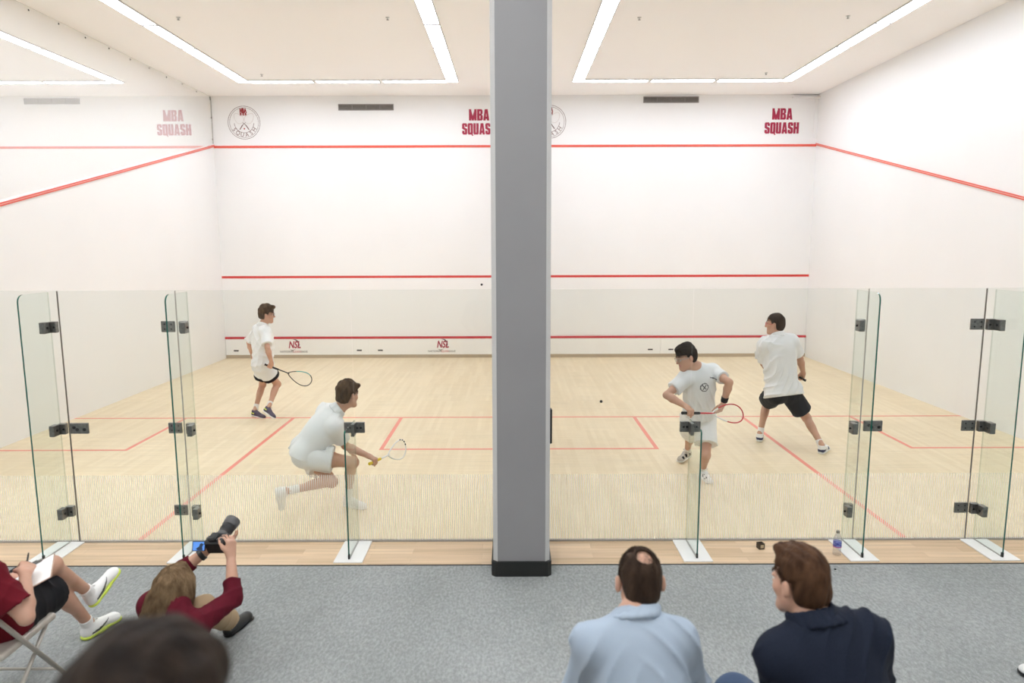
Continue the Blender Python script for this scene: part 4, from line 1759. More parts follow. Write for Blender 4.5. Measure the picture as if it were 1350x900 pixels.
# ------------------------------------------------------------------ player 1: left court, by the short line
Y1 = -5.5
p = Person('p1', 'standing player in the left court in white shirt and shorts with black hem',
           at(347, 478, Y1), at(345.5, 434, Y1), (.30, -.95, 0), (.62, -.78, 0), at(352, 414.5, Y1 - .02), (.95, .30, -.08), A(.05, 0, 1), s=.94, skinm=SKIN_PINK, hs=.97, vox=.0075)
p.browm = HAIR_BROWN
f1, t1 = on(345.5, 549, .03), on(359, 552.5, .0)
p.leg(1, at(346.5, 542, -5.6), at(359, 551, -5.72), (.45, .25, .85), (365, 505), pref=A(1, 0, 0), wp=3)
p.leg(-1, at(331.5, 547.5, -5.36), at(348, 552.3, -5.46), (.15, 0, 1), (346, 507), pref=A(1, 0, 0), wp=3)
p.arm(1, at(358, 478, -5.74), (352.5, 459))
p.arm(-1, at(333, 469, -5.2), (320, 450))
h1 = nrm(at(414, 503, -5.62) - at(355, 481, -5.8))
d, n = grip_frame(p.wr[1] - p.el[1], h1, 1)
p.hand[1] = (d, n, dict(curl=(1.15, 1.25, .8), thumb=1.0, spread=.02))
p.hand[-1] = (nrm(p.wr[-1] - p.el[-1]), A(.9, -.3, 0), dict(curl=(.5, .7, .4)))
if DBG: p.report('p1')
p.build_body()
p.hair(HAIR_BROWN, .014, .03, nape=-.07, front=.046, tuft=((.0, .085, .115, .030), (.035, .07, .12, .03), (-.035, .06, .12, .03), (0, .0, .14, .035), (0, -.06, .12, .04)), wave=.007)
short_hair_strands(p, HAIR_BROWN, 2600, 0.03, 21, lambda x, y, z: A(.2, .7, .25) if z > .06 else A(0, -.3, -1), lift=.55, top=1.5, front=.046, r=.0022)
p.shirt(COTTON, sleeve=.82, hem=.03, loose=.026, seed=1, fold=.015)
p.shorts(COTTON_G, length=.58, loose=.034, band=.44, mats=[COTTON_G, BLACKFAB], flare=1.3)
for k in (1, -1):
    p.shoe(k, SHOEK, SOLEW, LACEK, style=(lambda x, y, z: (z > .05) & (z < .066) & (y < .09) & (y > .02), VOLT), sockm=SOCK, sockh=.10)
p.glasses(PLASTK)
gc = p.wr[1] + p.FA * 0 + d * .078 * p.s + n * .03 * p.s
racket('black racket with teal stripe, held low by the player at the short line', gc - h1 * .075, h1, A(.1, -.95, .3), GRIPK, BLACKFR, BLACKFR, (TEALFR, lambda y, u: .30 < y < .86 and u < .5), STRING)

# ------------------------------------------------------------------ player 2: lunging by the short fin
Y2 = -9.0
p = Person('p2', 'crouching player in all white lunging behind the short glass fin in the left court',
           at(407, 592, -9.02), at(437, 549, -8.98), (.30, -.95, -.05), (.52, -.82, -.16), at(459, 520, -8.92), (.60, .78, -.10), A(-.02, 0, 1), s=.98, skinm=SKIN_TAN, hs=1.0, vox=.007)
p.browm = HAIR_BROWN
p.leg(-1, at(361, 644, -9.38), at(371, 683.5, -9.20), (.85, .1, .35), (438, 634), pref=A(.6, -.6, 0), wp=4)
p.leg(1, on(452, 666, 0), on(483, 671.5, 0), (0, 0, 1), (461, 608), pref=A(1, -.2, .2), wp=4)
p.arm(1, at(485, 600.5, -9.02), (459, 590))
p.arm(-1, at(467, 602, -8.62), (452, 600))
h2 = nrm(at(528, 586, -8.56) - at(491, 603, -9.05))
d, n = grip_frame(p.wr[1] - p.el[1], h2, 1)
p.hand[1] = (d, n, dict(curl=(1.15, 1.25, .8), thumb=1.0, spread=.02))
p.hand[-1] = (nrm(p.wr[-1] - p.el[-1]), A(.2, .3, -.9), dict(curl=(1.0, 1.2, .8), thumb=.9))
if DBG: p.report('p2')
p.build_body()
p.hair(HAIR_BROWN, .017, .026, nape=-.085, front=.044, tuft=((.03, .085, .085, .022), (-.02, .09, .088, .020), (.05, .07, .09, .022), (0, -.06, .1, .04)), wave=.006, seed=2)
short_hair_strands(p, HAIR_BROWN, 2600, 0.034, 22, lambda x, y, z: A(.2, .7, .25) if z > .06 else A(0, -.3, -1), lift=.55, top=1.5, front=.046, r=.0022)
p.shirt(COTTON, sleeve=.66, hem=.06, loose=.026, seed=2, fold=.017)
p.shorts(COTTON, length=.56, loose=.030, seed=3, fold=.014, flare=1.5)
for k in (1, -1):
    p.shoe(k, SHOEW, SOLEW, LACE, sockm=SOCK, sockh=.12)
gc = p.wr[1] + d * .078 * p.s + n * .03 * p.s
racket('white racket with yellow grip, held out by the crouching player', gc - h2 * .075, h2, A(.9, -.4, .1), YELGRIP, WHITEFR, WHITEFR, (BLACKFR, lambda y, u: y > .55 and u < .5 and int(u * 40) % 2 == 0), STRING)

# ------------------------------------------------------------------ player 3: right court, red racket
Y3 = -8.12
p = Person('p3', 'dark haired player with a red racket facing the camera in the right court',
           at(922, 547, -8.28), at(922, 490, -8.40), (-.86, -.50, .10), (-.93, -.36, -.16), at(904, 471, -8.44), (-.92, -.28, -.26), A(-.25, 0, 1), s=.98, skinm=SKIN_PINK, hs=1.0, vox=.007)
p.browm = HAIR_DARK
p.leg(1, on(910, 601, .03), on(885, 616.5, 0), (-.1, 0, 1), (905, 574), pref=A(0, -1, 0), wp=2)
p.leg(-1, on(924, 627, 0), on(938, 640, 0), (0, 0, 1), (931, 588), pref=A(.2, -.9, 0), wp=3)
p.arm(1, at(905, 536, -8.72), (876, 521))
p.arm(-1, at(954, 531, -8.50), (962, 508))
h3 = nrm(at(990, 538, -8.66) - at(902, 537, -8.86))
d, n = grip_frame(p.wr[1] - p.el[1], h3, 1)
d = nrm(A(.75, .0, -.05) * .35 + (p.wr[1] - p.el[1]))
d, n = grip_frame(d, h3, 1)
p.hand[1] = (d, n, dict(curl=(1.15, 1.25, .8), thumb=1.0, spread=.02))
p.hand[-1] = (nrm(A(-.35, -.1, -.8)), A(-.7, .5, -.1), dict(curl=(.6, .8, .5), thumb=.5))
if DBG: p.report('p3')
p.build_body()
p.hair(HAIR_DARK, .013, .024, nape=-.07, front=.042, tuft=((.0, .062, .098, .026), (.03, .055, .10, .026), (-.03, .055, .10, .026), (0, -.05, .11, .04)), wave=.006, seed=3)
short_hair_strands(p, HAIR_DARK, 2600, 0.026, 23, lambda x, y, z: A(.2, .7, .25) if z > .06 else A(0, -.3, -1), lift=.55, top=1.5, front=.046, r=.0022)


def chest_mark(pp):
    c0 = pp.che - pp.FC[2] * .115 + pp.FC[1] * .1

    def pick(C):
        v = (C - c0)
        x, y, f = v @ pp.FC[0], v @ pp.FC[2], v @ pp.FC[1]
        r = np.hypot(x - .035, y)
        ring = (r > .036) & (r < .046) & (f > -.05)
        cross = (np.abs(np.abs(x - .035) - np.abs(y) * .8) < .006) & (r < .032) & (f > -.05)
        tick = (np.abs(y - .070 - .35 * (x + .075)) < .006) & (np.abs(x + .070) < .022) & (f > -.06)
        return (ring | cross | tick).astype(int)
    return pick


MARK = mat('dark shirt print', (.10, .10, .11), .7)
p.shirt(COTTON_G, sleeve=.62, hem=.03, loose=.020, collar=False, seed=4, fold=.012, skirt=.135, seat=.3, mats=[COTTON_G, MARK], pick=chest_mark(p), neck=.064)
s3 = p.shorts(COTTON, length=.72, loose=.026, seed=5, fold=.012, flare=1.2)
for k in (1, -1):
    p.shoe(k, SHOEG if k == 1 else SHOEW, SOLEW, LACEK, style=(lambda x, y, z: (np.abs(x) > .02) & (z > .04) & (z < .075) & (np.sin(y * 90) > 0), BLACKFAB), sockm=SOCK, sockh=.07)
mb = Sdf()
ax = nrm(p.wr[-1] - p.el[-1])
mb.cone(p.wr[-1] - ax * .075, p.wr[-1] - ax * .015, .037, .034, .005, ends=(0, 1))
sdf_obj('wristband', mb, .006, [BLACKFAB], p.root)
# clear sports goggles
GOG = glass_mat('clear goggle lens', (.9, .92, .92), haze=.25)
p.glasses(GREYSEAL)
gc = p.wr[1] + d * .078 * p.s + n * .03 * p.s
racket('red and white racket held across the body of the dark haired player', gc - h3 * .085, h3, A(.1, -.85, .5), GRIPK, REDFR, REDFR, (WHITEFR, lambda y, u: y < .42 and u > .5 or y < .2), STRING)

# ------------------------------------------------------------------ player 4: right court, back to the camera
p = Person('p4', 'player seen from behind in white shirt and black shorts in the right court',
           at(1031, 513, -7.02), at(1026.5, 449.5, -7.0), (.97, .20, -.04), (.985, .17, .0), at(1021.5, 427, -6.98), (-.82, .56, -.05), s=1.0, skinm=SKIN_TAN, hs=1.02, vox=.007, girth=1.05)
p.browm = HAIR_DARK
p.leg(-1, on(1001, 583, 0), on(1003, 572, 0), (0, 0, 1), (1008, 546), pref=A(-.2, .9, 0), wp=3)
p.leg(1, on(1081, 599, 0), on(1092, 591, 0), (0, 0, 1), (1062, 548), pref=A(.3, .9, 0), wp=3)
p.arm(1, at(1060, 494, -6.76), (1064, 477))
p.arm(-1, at(1010, 487, -6.68), (997, 486))
h4 = nrm(A(-.75, .5, .42))
d, n = grip_frame(p.wr[1] - p.el[1], h4, 1)
p.hand[1] = (d, n, dict(curl=(1.15, 1.25, .8), thumb=1.0, spread=.02))
p.hand[-1] = (nrm(A(.7, .5, .2)), A(.3, -.2, -.9), dict(curl=(.6, .8, .5)))
if DBG: p.report('p4')
p.build_body()
p.hair(HAIR_SHORT, .008, .012, nape=-.085, wave=.003, front=.06, seed=5)
short_hair_strands(p, HAIR_SHORT, 2600, 0.014, 24, lambda x, y, z: A(.2, .7, .25) if z > .06 else A(0, -.3, -1), lift=.55, top=1.5, front=.046, r=.0022)
p.shirt(COTTON_G, sleeve=.72, hem=.085, loose=.036, seed=6, fold=.017, hemtilt=.25)
p.shorts(BLACKFAB, length=.74, loose=.028, seed=7, fold=.006)
for k in (1, -1):
    p.shoe(k, SHOEW, SOLEW, LACE, style=(lambda x, y, z: ((z > .03) & (z < .06) & (y < .07)) | ((np.abs(x) > .02) & (np.sin(y * 70) > .5) & (z < .06)), NAVYSH), sockm=SOCK, sockh=.085)
p.glasses(REDFR)
gc = p.wr[1] + d * .078 * p.s + n * .03 * p.s
racket('dark racket with only its grip showing, held by the player seen from behind', gc - h4 * .07, h4, A(.2, .5, .8), GRIPK, BLACKFR, BLACKFR, None, STRING)

# ------------------------------------------------------------------ balls
BALL = mat('black rubber ball', (.012, .012, .014), .6)
for c, lab in ((at(635, 375, -2.6), 'small black squash ball in the air near the front wall, left of the pillar'), (at(792.5, 529, -5.6), 'small black squash ball in the air right of the pillar over the boards')):
    b = Sdf()
    b.ell(c, (.021, .021, .021))
    b.disp = lambda P: .0004 * np.sin(P[:, 0] * 900) * np.sin(P[:, 2] * 900)
    o = sdf_obj('squash_ball', b, .004, [BALL])
    tag(o, lab, 'ball', 'squash balls in play')
# ------------------------------------------------------------------ man in the light blue shirt
YM = -12.86
p = Person('m1', 'seated man seen from behind in a light blue shirt with a thinning crown', A(.42, -13.02, .585), at(836, 829, YM), (1, .0, 0), (1, -.02, -.01),
           at(843, 765, -12.74), (-.02, .96, -.26), s=.98, girth=1.0, hs=1.05, skinm=SKIN_PINK, vox=.0062, drop=.05)
p.browm = HAIR_SHORT
p.leg(1, A(.62, -12.60, 0), A(.66, -12.33, 0), (0, 0, 1), (900, 960), pref=A(.2, .9, .5), wp=9)
p.leg(-1, A(.20, -12.60, 0), A(.16, -12.33, 0), (0, 0, 1), (790, 960), pref=A(-.2, .9, .5), wp=9)
p.arm(1, A(.64, -12.56, .655), (914, 908), pref=A(.6, -.6, -.5), wp=8)
p.arm(-1, A(.20, -12.56, .655), (758, 908), pref=A(-.6, -.6, -.5), wp=8)
for k in (1, -1):
    p.hand[k] = (nrm(A(-.25 * k, .9, -.12)), A(0, -.12, -1), dict(curl=(.30, .45, .35), thumb=.4))
if DBG: p.report('m1')
p.build_body()
BALD = (.008, -.066, .090, .040)
p.hair(HAIR_SHORT, .006, .006, nape=-.085, wave=.0022, bald=(.008, -.068, .096, .034), seed=8, vox=.004)
short_hair_strands(p, HAIR_SHORT, 6000, .013, 4, down, bald=BALD, r=.0009)
p.shirt(BLUESHIRT, sleeve=.97, hem=.06, loose=.020, seed=9, fold=.017, long=True, thick=1.13, skirt=.185)
p.shorts(GREYTR, full=True, length=.97, loose=.022, name='trousers', seed=4, waist=.10)
for k in (1, -1):
    p.shoe(k, BLACKSHOE, PLASTK, LACEK, sockm=BLACKFAB)

# ------------------------------------------------------------------ man in the navy jacket
p = Person('m2', 'seated man seen from behind in a navy jacket with chestnut hair, face turned left', A(1.17, -12.95, .585), at(1083, 836, YM), (.97, .1, .03), (.96, .20, .16),
           at(1053, 767, -12.76), (-.46, .87, -.14), A(.08, -.06, 1), s=1.05, girth=1.10, hs=1.08, skinm=SKIN_PINK, vox=.0062, drop=.05)
p.browm = HAIR_AUB
p.leg(1, A(1.36, -12.50, 0), A(1.40, -12.23, 0), (0, 0, 1), (1130, 960), pref=A(.2, .9, .5), wp=9)
p.leg(-1, A(.93, -12.50, 0), A(.86, -12.23, 0), (0, 0, 1), (972, 925), pref=A(-.2, .3, .9), wp=2)
p.arm(1, A(1.27, -12.52, .60), (1186, 905), pref=A(.8, -.1, -.6), wp=3)
p.arm(-1, A(1.15, -12.50, .61), (996, 908), pref=A(-.8, -.1, -.6), wp=3)
for k in (1, -1):
    p.hand[k] = (nrm(A(-.75 * k, .6, .05)), A(-.2 * k, -.3, -.9) if k == 1 else A(.3, .2, .9), dict(curl=(.55, .7, .4), thumb=.6))
if DBG: p.report('m2')
p.build_body()
p.hair(HAIR_AUB, .010, .022, nape=-.080, wave=.004, front=.056, seed=9, vox=.004, tuft=((0, .06, .112, .028), (.03, .05, .112, .028), (-.03, .05, .112, .028)))


def swept(x, y, z):
    return A(.25, .55, .25) if z > .06 else A(0, -.45, -1)


short_hair_strands(p, HAIR_AUB, 7000, .017, 5, swept, top=2.2, lift=.55, front=.052, r=.001)
p.shirt(NAVYJ, sleeve=.99, hem=.10, loose=.034, seed=10, fold=.013, long=True, thick=1.27, name='jacket')
p.shorts(DENIM, full=True, length=.97, loose=.024, name='trousers', seed=6, waist=.10)
for k in (1, -1):
    p.shoe(k, BLACKSHOE, PLASTK, LACEK, sockm=BLACKFAB)

# backless bench under both men
BEN = mat('pale bench wood', (.5, .36, .22), .5, noise=(8, (.42, .29, .17), 4, (.3, 4, 1)))
t = empty('bench', (.8, -13.04, 0), 'backless wooden bench under the two men seen from behind', 'bench')
mb = MB()
for dy in (-.15, -.05, .05, .15):
    mb.box((-.35, -13.04 + dy - .046, .405), (1.95, -13.04 + dy + .046, .440), .005)
mb.build('seat', BEN, t)
for x in (-.15, 1.75):
    for dy in (-.13, .13):
        MB().box((x - .02, -13.04 + dy - .02, 0), (x + .02, -13.04 + dy + .02, .38), .003).build('leg', STEEL, t)
    MB().box((x - .02, -13.23, .38), (x + .02, -12.85, .405), .003).build('crossbar', STEEL, t)

# ------------------------------------------------------------------ woman with the camera, on the carpet
p = Person('woman', 'woman in a maroon sweater with long fair hair sitting on the carpet, raising a camera', A(-2.10, -11.76, .125), at(229, 806, -11.70), (.95, -.30, 0), (.93, -.36, -.02),
           at(231, 779, -11.61), (.30, .93, -.12), A(.03, -.12, 1), s=.98, girth=.94, hs=1.04, skinm=SKIN_PINK, vox=.0062)
p.browm = HAIR_FAIR
fh, ft = on(297, 842, 0), on(337, 808, 0)
p.leg(1, fh, ft, (0, -.05, 1), (274, 788), pref=A(.1, .2, .9), wp=5)
p.leg(-1, A(-2.34, -11.25, 0), A(-2.38, -11.0, 0), (0, -.05, 1), (215, 800), pref=A(-.2, .2, .9), wp=5)
p.arm(1, at(304.5, 733, -11.38), (317, 799), wp=0)
fa = nrm(A(.14, .92, .36))              # lens axis of the camera she holds
ra = nrm(np.cross(fa, A(-.1, 0, 1)))
ua = np.cross(ra, fa)
RC = np.array([ra, fa, ua])
dR, nR = nrm(A(-.06, .35, .9)), nrm(A(-.9, .35, -.1))
nR = nrm(nR - dR * (nR @ dR))
cc = p.wr[1] + dR * .080 + nR * .034 - ra * .058 - fa * .012
dL, nL = nrm(A(.92, .3, .12)), nrm(A(-.1, .1, 1))
p.arm(-1, cc + fa * .075 - ua * .062 - dL * .085, (226, 762), pref=A(-.5, 0, -.4), wp=6)
p.hand[1] = (dR, nR, dict(curls=((.75, .9, .5), (.7, .8, .5), (.6, .7, .5), (.5, .7, .5)), thumb=.35, spread=.10))
p.hand[-1] = (dL, nL, dict(curl=(.35, .5, .4), thumb=.4))
if DBG: p.report('woman')
p.build_body()
p.hair(HAIR_FAIR, .016, .020, nape=-.12, wave=.004, front=.058, seed=11, vox=.0045)
# the fall of hair down the back
hb = Sdf()
H = p.hp
bk = -p.FC[1]
hb.ell(H(0, -.055, -.02), (.088, .066, .12), p.FH, .04)
e1 = p.che + bk * .10 + A(0, 0, -.05)
hb.cone(H(-.035, -.06, -.06), e1 - p.FC[0] * .06, .062, .045, .05, flat=(p.FC[1], .7))
hb.cone(H(.035, -.06, -.06), e1 + p.FC[0] * .05, .062, .045, .05, flat=(p.FC[1], .7))
hb.cone(H(.07, -.02, -.02), p.sh[1] - p.FC[0] * .10 + A(0, 0, .04) + bk * .03, .034, .022, .03)
hb.cone(H(-.07, -.02, -.02), p.sh[-1] + p.FC[0] * .06 + A(0, 0, .05) + bk * .03, .034, .03, .03)
hR = p.FC[0]
hb.disp = lambda P: .0045 * np.sin((P @ hR) * 190 + 2 * np.sin(P[:, 2] * 26)) + .004 * np.sin((P @ hR) * 75 + 2.5 * np.sin(P[:, 2] * 17 + 1))
sdf_obj('hair_fall', hb, .005, [HAIR_FAIR], p.root)


def long_locks(g):
    a = (g.random() * 2 - 1) * 2.25          # azimuth, 0 = straight back
    sgn = 1 if a > 0 else -1
    x0 = .006 * sgn + .02 * (g.random() - .5)
    y0 = .05 - .11 * g.random()
    o = .006 + .012 * g.random()
    pts = [A(x0, y0, .118 + o + .018)]
    tgt = A(math.sin(a) * (.083 + o), -.02 - math.cos(a) * (.102 + o), .03)
    for u in (.35, .7, 1.0):
        q = lerp(pts[0], tgt, u)
        v = (q - A(0, -.012, .03)) / A(.086 + o, .106 + o, .106 + o)
        pts.append(A(0, -.012, .03) + v / np.linalg.norm(v) * A(.086 + o, .106 + o, .106 + o))
    W = [p.hp(*q) for q in pts]
    L = .17 + .17 * g.random()
    d = nrm(A(0, 0, -1) + bk * (.30 * math.cos(a * .6)) + g.normal(size=3) * .05)
    ph = g.random() * 6
    for u in range(1, 7):
        q = W[3] + d * L * u / 6 + hR * .010 * math.sin(u * 1.1 + ph) + bk * .035 * math.sin(math.pi * u / 8)
        W.append(q)
    return W


p.strands(HAIR_FAIR, 2600, .3, r=.0021, gen=long_locks, seed=12)
p.shirt(MAROON, sleeve=.42, hem=.05, loose=.018, seed=12, fold=.008, long=True, name='sweater', collar=False, neck=.056)
p.shorts(KHAKI, full=True, length=.90, loose=.026, name='trousers', seed=7, waist=.08, fold=.009)
for k in (1, -1):
    p.shoe(k, BLACKSHOE, BLACKSHOE, None, low=True, name='loafer')
ax = nrm(p.wr[-1] - p.el[-1])
mb = Sdf()
c0 = p.wr[-1] - ax * .075
mb.cone(c0 - ax * .014, c0 + ax * .014, .039, .037, .004, ends=(0, 1))
sdf_obj('wrist_watch', mb, .004, [PLASTK], p.root)
WGT = p.wr[1]

# camera in her hands
CAMK = mat('black camera body', (.012, .012, .013), .5, bump=(700, .3))
CAMG = mat('grey lens ring', (.09, .09, .09), .4)
SCREEN = mat('lit camera screen', (.05, .12, .3), .3, emit=((.10, .28, .75), .9))
SCRD = mat('dark shape on camera screen', (.01, .015, .03), .4, emit=((.02, .04, .09), .6))
t = empty('camera', cc - ua * .05, 'black camera with flipped out blue screen held up by the woman in maroon', 'camera')
P = lambda x, y, z: cc + ra * x + fa * y + ua * z
MB().obox(P(0, 0, 0), RC, (.066, .036, .047), .010).obox(P(-.005, .004, .055), RC, (.026, .032, .016), .008).obox(P(.052, .028, -.004), RC, (.016, .024, .044), .010).build('camera_body', CAMK, t)
ln = MB()
ln.lathe([(.036, .03), (.037, .05), (.039, .055), (.039, .085), (.036, .088), (.036, .11), (.041, .115), (.041, .15)], cc - ra * .006, 26, axis=fa)
lo = ln.build('lens', CAMK, t, True)
MB().lathe([(.0395, .058), (.0402, .06), (.0402, .080), (.0395, .082)], cc - ra * .006, 26, axis=fa).build('zoom_ring', CAMG, lo, True)
MB().lathe([(.0365, .148), (.043, .15), (.048, .205), (.046, .205), (.040, .152), (.034, .15)], cc - ra * .006, 26, axis=fa).build('lens_hood', CAMG, lo, True)
for x, y in ((.05, -.01), (.03, -.012), (-.045, 0)):
    MB().lathe([(.008, .046), (.009, .05), (.009, .056), (.006, .058)], P(x, y, 0), 14, axis=ua).build('dial', CAMG, t, True)
# hinged screen to the left, facing back
sc_ = at(262.5, 719.5, cc[1] - .03)
fs = nrm(sc_ - CAM_P) + A(0, 0, .12)
RS = frame(np.cross(CR, fs), CR)
rs, fs, us = RS
MB().obox(sc_, RS, (.041, .005, .030), .003).obox(lerp(sc_ + rs * .045, P(-.06, 0, -.005), .5), RS, (.016, .006, .012), .003).build('screen_frame', CAMK, t)
sf = MB().obox(sc_ - fs * .0055, RS, (.035, .0008, .025)).build('screen', SCREEN, t)
q0 = sc_ - fs * .0068
MB().prism([(-.004, -.024), (.026, -.024), (.022, -.004), (.030, .012), (.016, .018), (.006, .012), (.004, 0), (-.016, -.016)], q0, rs, us, fs * .0004).build('screen_image', SCRD, sf)

# ------------------------------------------------------------------ seated person with the clipboard
p = Person('sitter', 'person in a maroon shirt writing on a clipboard, seated on the folding chair, legs crossed', A(-2.90, -11.86, .535), A(-2.90, -12.10, .875), (1, .05, 0), (1, .08, -.06),
           A(-2.94, -12.08, 1.13), (.15, .93, -.32), s=1.0, girth=1.02, hs=1.0, skinm=SKIN_PINK, vox=.0062)
p.browm = HAIR_BROWN
p.leg(1, on(108, 846, 0), on(155, 816, 0), (0, 0, 1), (76, 776), pref=A(.1, 0, 1), wp=2, L=.30)
lh, lt = on(121, 803, .20), on(157, 763, .31)
p.leg(-1, lh, lh + nrm(A(.12, .80, .42)), (-.25, -.4, .75), (66, 748), pref=A(.2, 0, 1), wp=2, L=.30)
p.arm(1, on(33, 756, .785), (43, 822), wp=0)
LE = lerp(on(40, 737, .72), on(34, 767, .72), .5)
p.arm(-1, LE + A(-.10, -.03, -.035), (-30, 800), pref=A(-.7, -.2, -.6), wp=9)
p.hand[1] = (nrm(A(-.35, .8, .15)), nrm(A(-.5, -.1, -.85)), dict(curls=((.7, .9, .5), (.8, .9, .6), (.9, 1.0, .7), (1.0, 1.0, .7)), thumb=.8))
p.hand[-1] = (nrm(A(.9, .3, .0)), A(.0, .1, .95), dict(curl=(.2, .3, .3), thumb=.5))
if DBG: p.report('sitter')
p.build_body()
p.hair(HAIR_BROWN, .012, .02, nape=-.08, wave=.005, seed=14)
p.shirt(MAROON2, sleeve=.72, hem=.07, loose=.026, seed=15, fold=.008)
p.shorts(BLACKFAB, length=.80, loose=.030, seed=8, fold=.007)
for k in (1, -1):
    p.shoe(k, SHOEW, VOLT, LACE, logo=CHAR, sockm=SOCK, sockh=.05)
HAND = p.wr[1] + p.hand[1][0] * .09

# clipboard and pen
tl, tr, br_ = on(40, 737, .72), on(72.7, 729, .77), on(66.7, 767, .755)
e2 = nrm(tr - br_)
e1 = tl - tr
e1 = nrm(e1 - e2 * (e1 @ e2))
n_ = np.cross(e1, e2)
c0 = tr
if n_ @ (CAM_P - c0) < 0:
    n_ = -n_
w_, l_ = .215, .30
c0 = tr + e1 * w_ / 2 - e2 * l_ / 2
RB = np.array([e1, e2, n_])
t = empty('clipboard', c0 - n_ * .004, 'white paper on a clipboard resting on the crossed knees of the sitter', 'clipboard')
MB().obox(c0, RB, (w_ / 2, l_ / 2, .002), .0008).build('board', mat('clipboard board', (.45, .30, .22), .5), t)
MB().obox(c0 + n_ * .0032 - e2 * .004, RB, (w_ / 2 - .005, l_ / 2 - .008, .001)).build('paper', mat('white paper', (.88, .88, .87), .7), t)
MB().obox(c0 + n_ * .008 + e2 * (l_ / 2 - .014), RB, (.045, .013, .005), .003).obox(c0 + n_ * .013 + e2 * (l_ / 2 - .004), RB, (.02, .006, .004), .002).build('clip', STEEL, t)
dv = nrm(A(.18, .12, 1))
pa = p.wr[1] + p.hand[1][0] * .095 + p.hand[1][1] * .03 - dv * .06
t = empty('pen', pa, 'dark pen in the hand of the maroon clipboard sitter', 'pen')
MB().tube([pa, pa + dv * .012, pa + dv * .13], [.0012, .0042, .0045], 10).build('barrel', PLASTK, t, True)
MB().tube([pa + dv * .13, pa + dv * .145], [.0038, .0036], 10).build('pen_cap', STEELD, t, True)

# ------------------------------------------------------------------ folding chair
BEIGE = mat('beige chair enamel', (.50, .465, .41), .4, .1)
t = empty('folding_chair', (-2.89, -11.9, 0), 'beige metal folding chair under the person with the clipboard', 'chair')
xr, xl = -2.67, -3.11
se = Sdf()
c_ = A(-2.89, -11.895, .425)
def seatf(P):
    q = np.abs(P - c_) - A(.205, .20, .004)
    return np.sqrt((np.maximum(q, 0) ** 2).sum(1)) + np.minimum(q.max(1), 0) - .016
se.fn(seatf, c_ - .25, c_ + .25)
se.disp = lambda P: .10 * np.exp(-(((P - c_)[:, 0] / .16) ** 2 + ((P - c_)[:, 1] / .16) ** 2)) * .08 * np.sign(.0001 + P[:, 2] - c_[2])
sdf_obj('seat', se, .007, [BEIGE], t)
for x in (xl, xr):
    MB().tube([A(x, -12.20, .80), A(x, -12.16, .70), A(x, -11.62, .0)], .0125, 10).build('front_leg', BEIGE, t, True)
    MB().tube([A(x + (.022 if x < -2.9 else -.022), -11.74, .405), A(x + (.022 if x < -2.9 else -.022), -12.16, .0)], .011, 10).build('rear_leg', BEIGE, t, True)
MB().tube([A(xl, -11.69, .10), A(xr, -11.69, .10)], .008, 8).build('crossbar', BEIGE, t, True)
MB().tube([A(xl + .02, -12.08, .08), A(xr - .02, -12.08, .08)], .008, 8).build('crossbar', BEIGE, t, True)
bk_ = MB()
n = 12
V = []
for j in range(2):
    for i in range(n + 1):
        x = lerp(xl, xr, i / n)
        y = -12.175 - .03 * math.sin(math.pi * i / n) - .025 * j
        for z0 in (0, 1):
            V.append((x, y - .006 * z0, .66 + .15 * j))
F = []
for i in range(n):
    a, b = i * 2, (i + 1) * 2
    o = (n + 1) * 2
    F += [(a, b, o + b, o + a), (a + 1, o + a + 1, o + b + 1, b + 1), (o + a, o + b, o + b + 1, o + a + 1), (a, a + 1, b + 1, b)]
F += [(0, (n + 1) * 2, (n + 1) * 2 + 1, 1), (n * 2, n * 2 + 1, (n + 1) * 2 + n * 2 + 1, (n + 1) * 2 + n * 2)]
bk_.add(V, F)
bk_.build('backrest', BEIGE, t)

# ------------------------------------------------------------------ blurred head in front of the camera, on a raised bench
hc = at(196, 981, -14.60)
p = Person('front', 'person nearest the camera, only dark brown hair showing above the lower frame edge', hc + A(.0, -.16, -.80), hc + A(0, -.05, -.30), (1, 0, 0), (1, 0, 0),
           hc, (.06, .97, -.20), s=1.0, girth=1.05, hs=1.03, skinm=SKIN, vox=.008)
p.browm = HAIR_DARK
PZ = p.pel[2] - .115
p.leg(1, A(p.pel[0] + .10, p.pel[1] + .42, PZ - .45), A(p.pel[0] + .12, p.pel[1] + .7, PZ - .45), (0, 0, 1), (240, 1400), pref=A(.1, .7, .8), wp=40)
p.leg(-1, A(p.pel[0] - .10, p.pel[1] + .42, PZ - .45), A(p.pel[0] - .12, p.pel[1] + .7, PZ - .45), (0, 0, 1), (140, 1400), pref=A(-.1, .7, .8), wp=40)
p.arm(1, p.pel + A(.12, .34, .06), (300, 1300), pref=A(.7, -.4, -.5), wp=40)
p.arm(-1, p.pel + A(-.12, .34, .06), (60, 1300), pref=A(-.7, -.4, -.5), wp=40)
for k in (1, -1):
    p.hand[k] = (nrm(A(-.2 * k, .95, -.1)), A(0, -.1, -1), dict(curl=(.25, .35, .25)))
p.build_body()
p.hair(HAIR_DARK, .022, .022, nape=-.11, wave=.004, seed=16, vox=.004, front=.05)


def backward(x, y, z):
    return A(.3 if x > 0 else -.3, -.6, -.55)


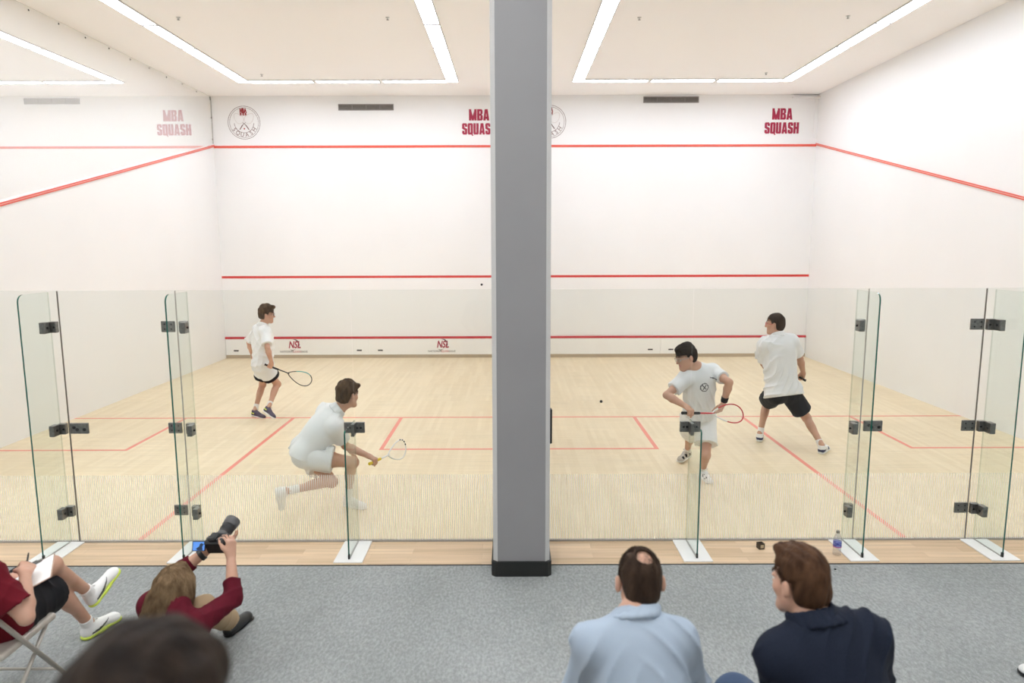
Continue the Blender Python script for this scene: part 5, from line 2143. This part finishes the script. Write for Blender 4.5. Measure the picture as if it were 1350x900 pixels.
short_hair_strands(p, HAIR_DARK, 5000, .040, 17, backward, lift=.2, nape=-.1, r=.0011)
p.shirt(DARKCLOTH, sleeve=.97, hem=.05, loose=.024, seed=17, long=True, name='sweater', collar=False, neck=.075)
p.shorts(DENIM, full=True, length=.97, loose=.022, name='trousers', seed=9, waist=.09)
for k in (1, -1):
    p.shoe(k, BLACKSHOE, PLASTK, LACEK, sockm=BLACKFAB)
bx, by = p.pel[0], p.pel[1]
t = empty('bleacher', (bx, by, 0), 'wooden bleacher step under the person with dark hair close to the camera', 'bleacher')
MB().box((bx - .9, by - .22, PZ - .05), (bx + .9, by + .17, PZ - .012), .006).build('seat_board', BEN, t)
MB().box((bx - .9, by + .20, PZ - .49), (bx + .9, by + .78, PZ - .452), .006).build('foot_board', BEN, t)
for x in (bx - .8, bx + .8):
    for y, z in ((by - .15, PZ - .05), (by + .12, PZ - .05), (by + .3, PZ - .49), (by + .7, PZ - .49)):
        MB().box((x - .02, y - .02, 0), (x + .02, y + .02, z), .003).build('post', STEEL, t)

# ------------------------------------------------------------------ small things on the floor
b = on(1103, 731, 0)
t = empty('water_bottle', b, 'small clear water bottle with a blue label standing beside the glass fin', 'bottle')
CLEARP = glass_mat('clear bottle plastic', (.93, .94, .95), haze=.10, hazecol=(.8, .82, .85))
MB().lathe([(.026, 0), (.031, .004), (.0315, .02), (.030, .03), (.0315, .04), (.030, .05), (.0315, .06), (.0315, .135), (.028, .150), (.017, .176), (.0125, .184), (.0125, .192)], b, 24).build('bottle_body', CLEARP, t, True)
MB().lathe([(.0318, .078), (.0322, .08), (.0322, .116), (.0318, .118)], b, 24).build('bottle_label', mat('blue label', (.03, .04, .30), .4, noise=(40, (.25, .30, .62), 2, (1, 1, 3))), t, True)
MB().lathe([(.0319, .070), (.0323, .071), (.0323, .078), (.0319, .079)], b, 24).build('label_edge', mat('pink label edge', (.5, .15, .35), .4), t, True)
MB().lathe([(.0135, .186), (.0142, .188), (.0142, .204), (.012, .206)], b, 18).build('bottle_cap', mat('grey cap', (.22, .21, .18), .4), t, True)

c = on(1002.5, 722.5, 0)
t = empty('small_box', c, 'tiny dark open box on the oak boards behind the navy jacket head', 'box')
Rz = np.array([[.98, .2, 0], [-.2, .98, 0], [0, 0, 1]])
BOXM = mat('dark brown card', (.05, .035, .02), .6)
mb = MB()
for dx, dy, hx, hy in ((-.021, 0, .003, .024), (.021, 0, .003, .024), (0, -.021, .018, .003), (0, .021, .018, .003)):
    mb.obox(c + Rz.T @ A(dx, dy, .0) + A(0, 0, .024), Rz, (hx, hy, .024))
mb.obox(c + A(0, 0, .003), Rz, (.018, .018, .003))
mb.build('box_wall', BOXM, t)
MB().obox(c + Rz.T @ A(0, -.0245, 0) + A(0, 0, .026), Rz, (.014, .0008, .013)).build('box_label', mat('pale print', (.42, .34, .22), .6), t)

c = on(1101, 751, 0)
sd = Sdf()
sd.ell(c + A(0, 0, .006), (.009, .007, .006))
sd.disp = lambda P: .0015 * np.sin(P[:, 0] * 600) * np.sin(P[:, 1] * 500)
o = sdf_obj('lint_scrap', sd, .002, [BLACKFAB])
tag(o, 'tiny black scrap on the carpet below the water bottle', 'scrap')

# shoe of somebody beyond the right edge
class Foot: pass
q = Person.__new__(Person)
q.s, q.vox = 1.0, .006
toe = on(1344, 879, .03)
hd = nrm(A(-.62, .78, 0))
q.root = empty('sneaker', toe - hd * .285, 'white sneaker tip at the lower right edge of the carpet', 'shoe')
hl = toe - hd * .275
hl[2] = 0
q.foot = {1: (hl, hd, A(0, 0, 1), .285)}
q.shoe(1, SHOEW, PLASTK, LACE, name='upper')
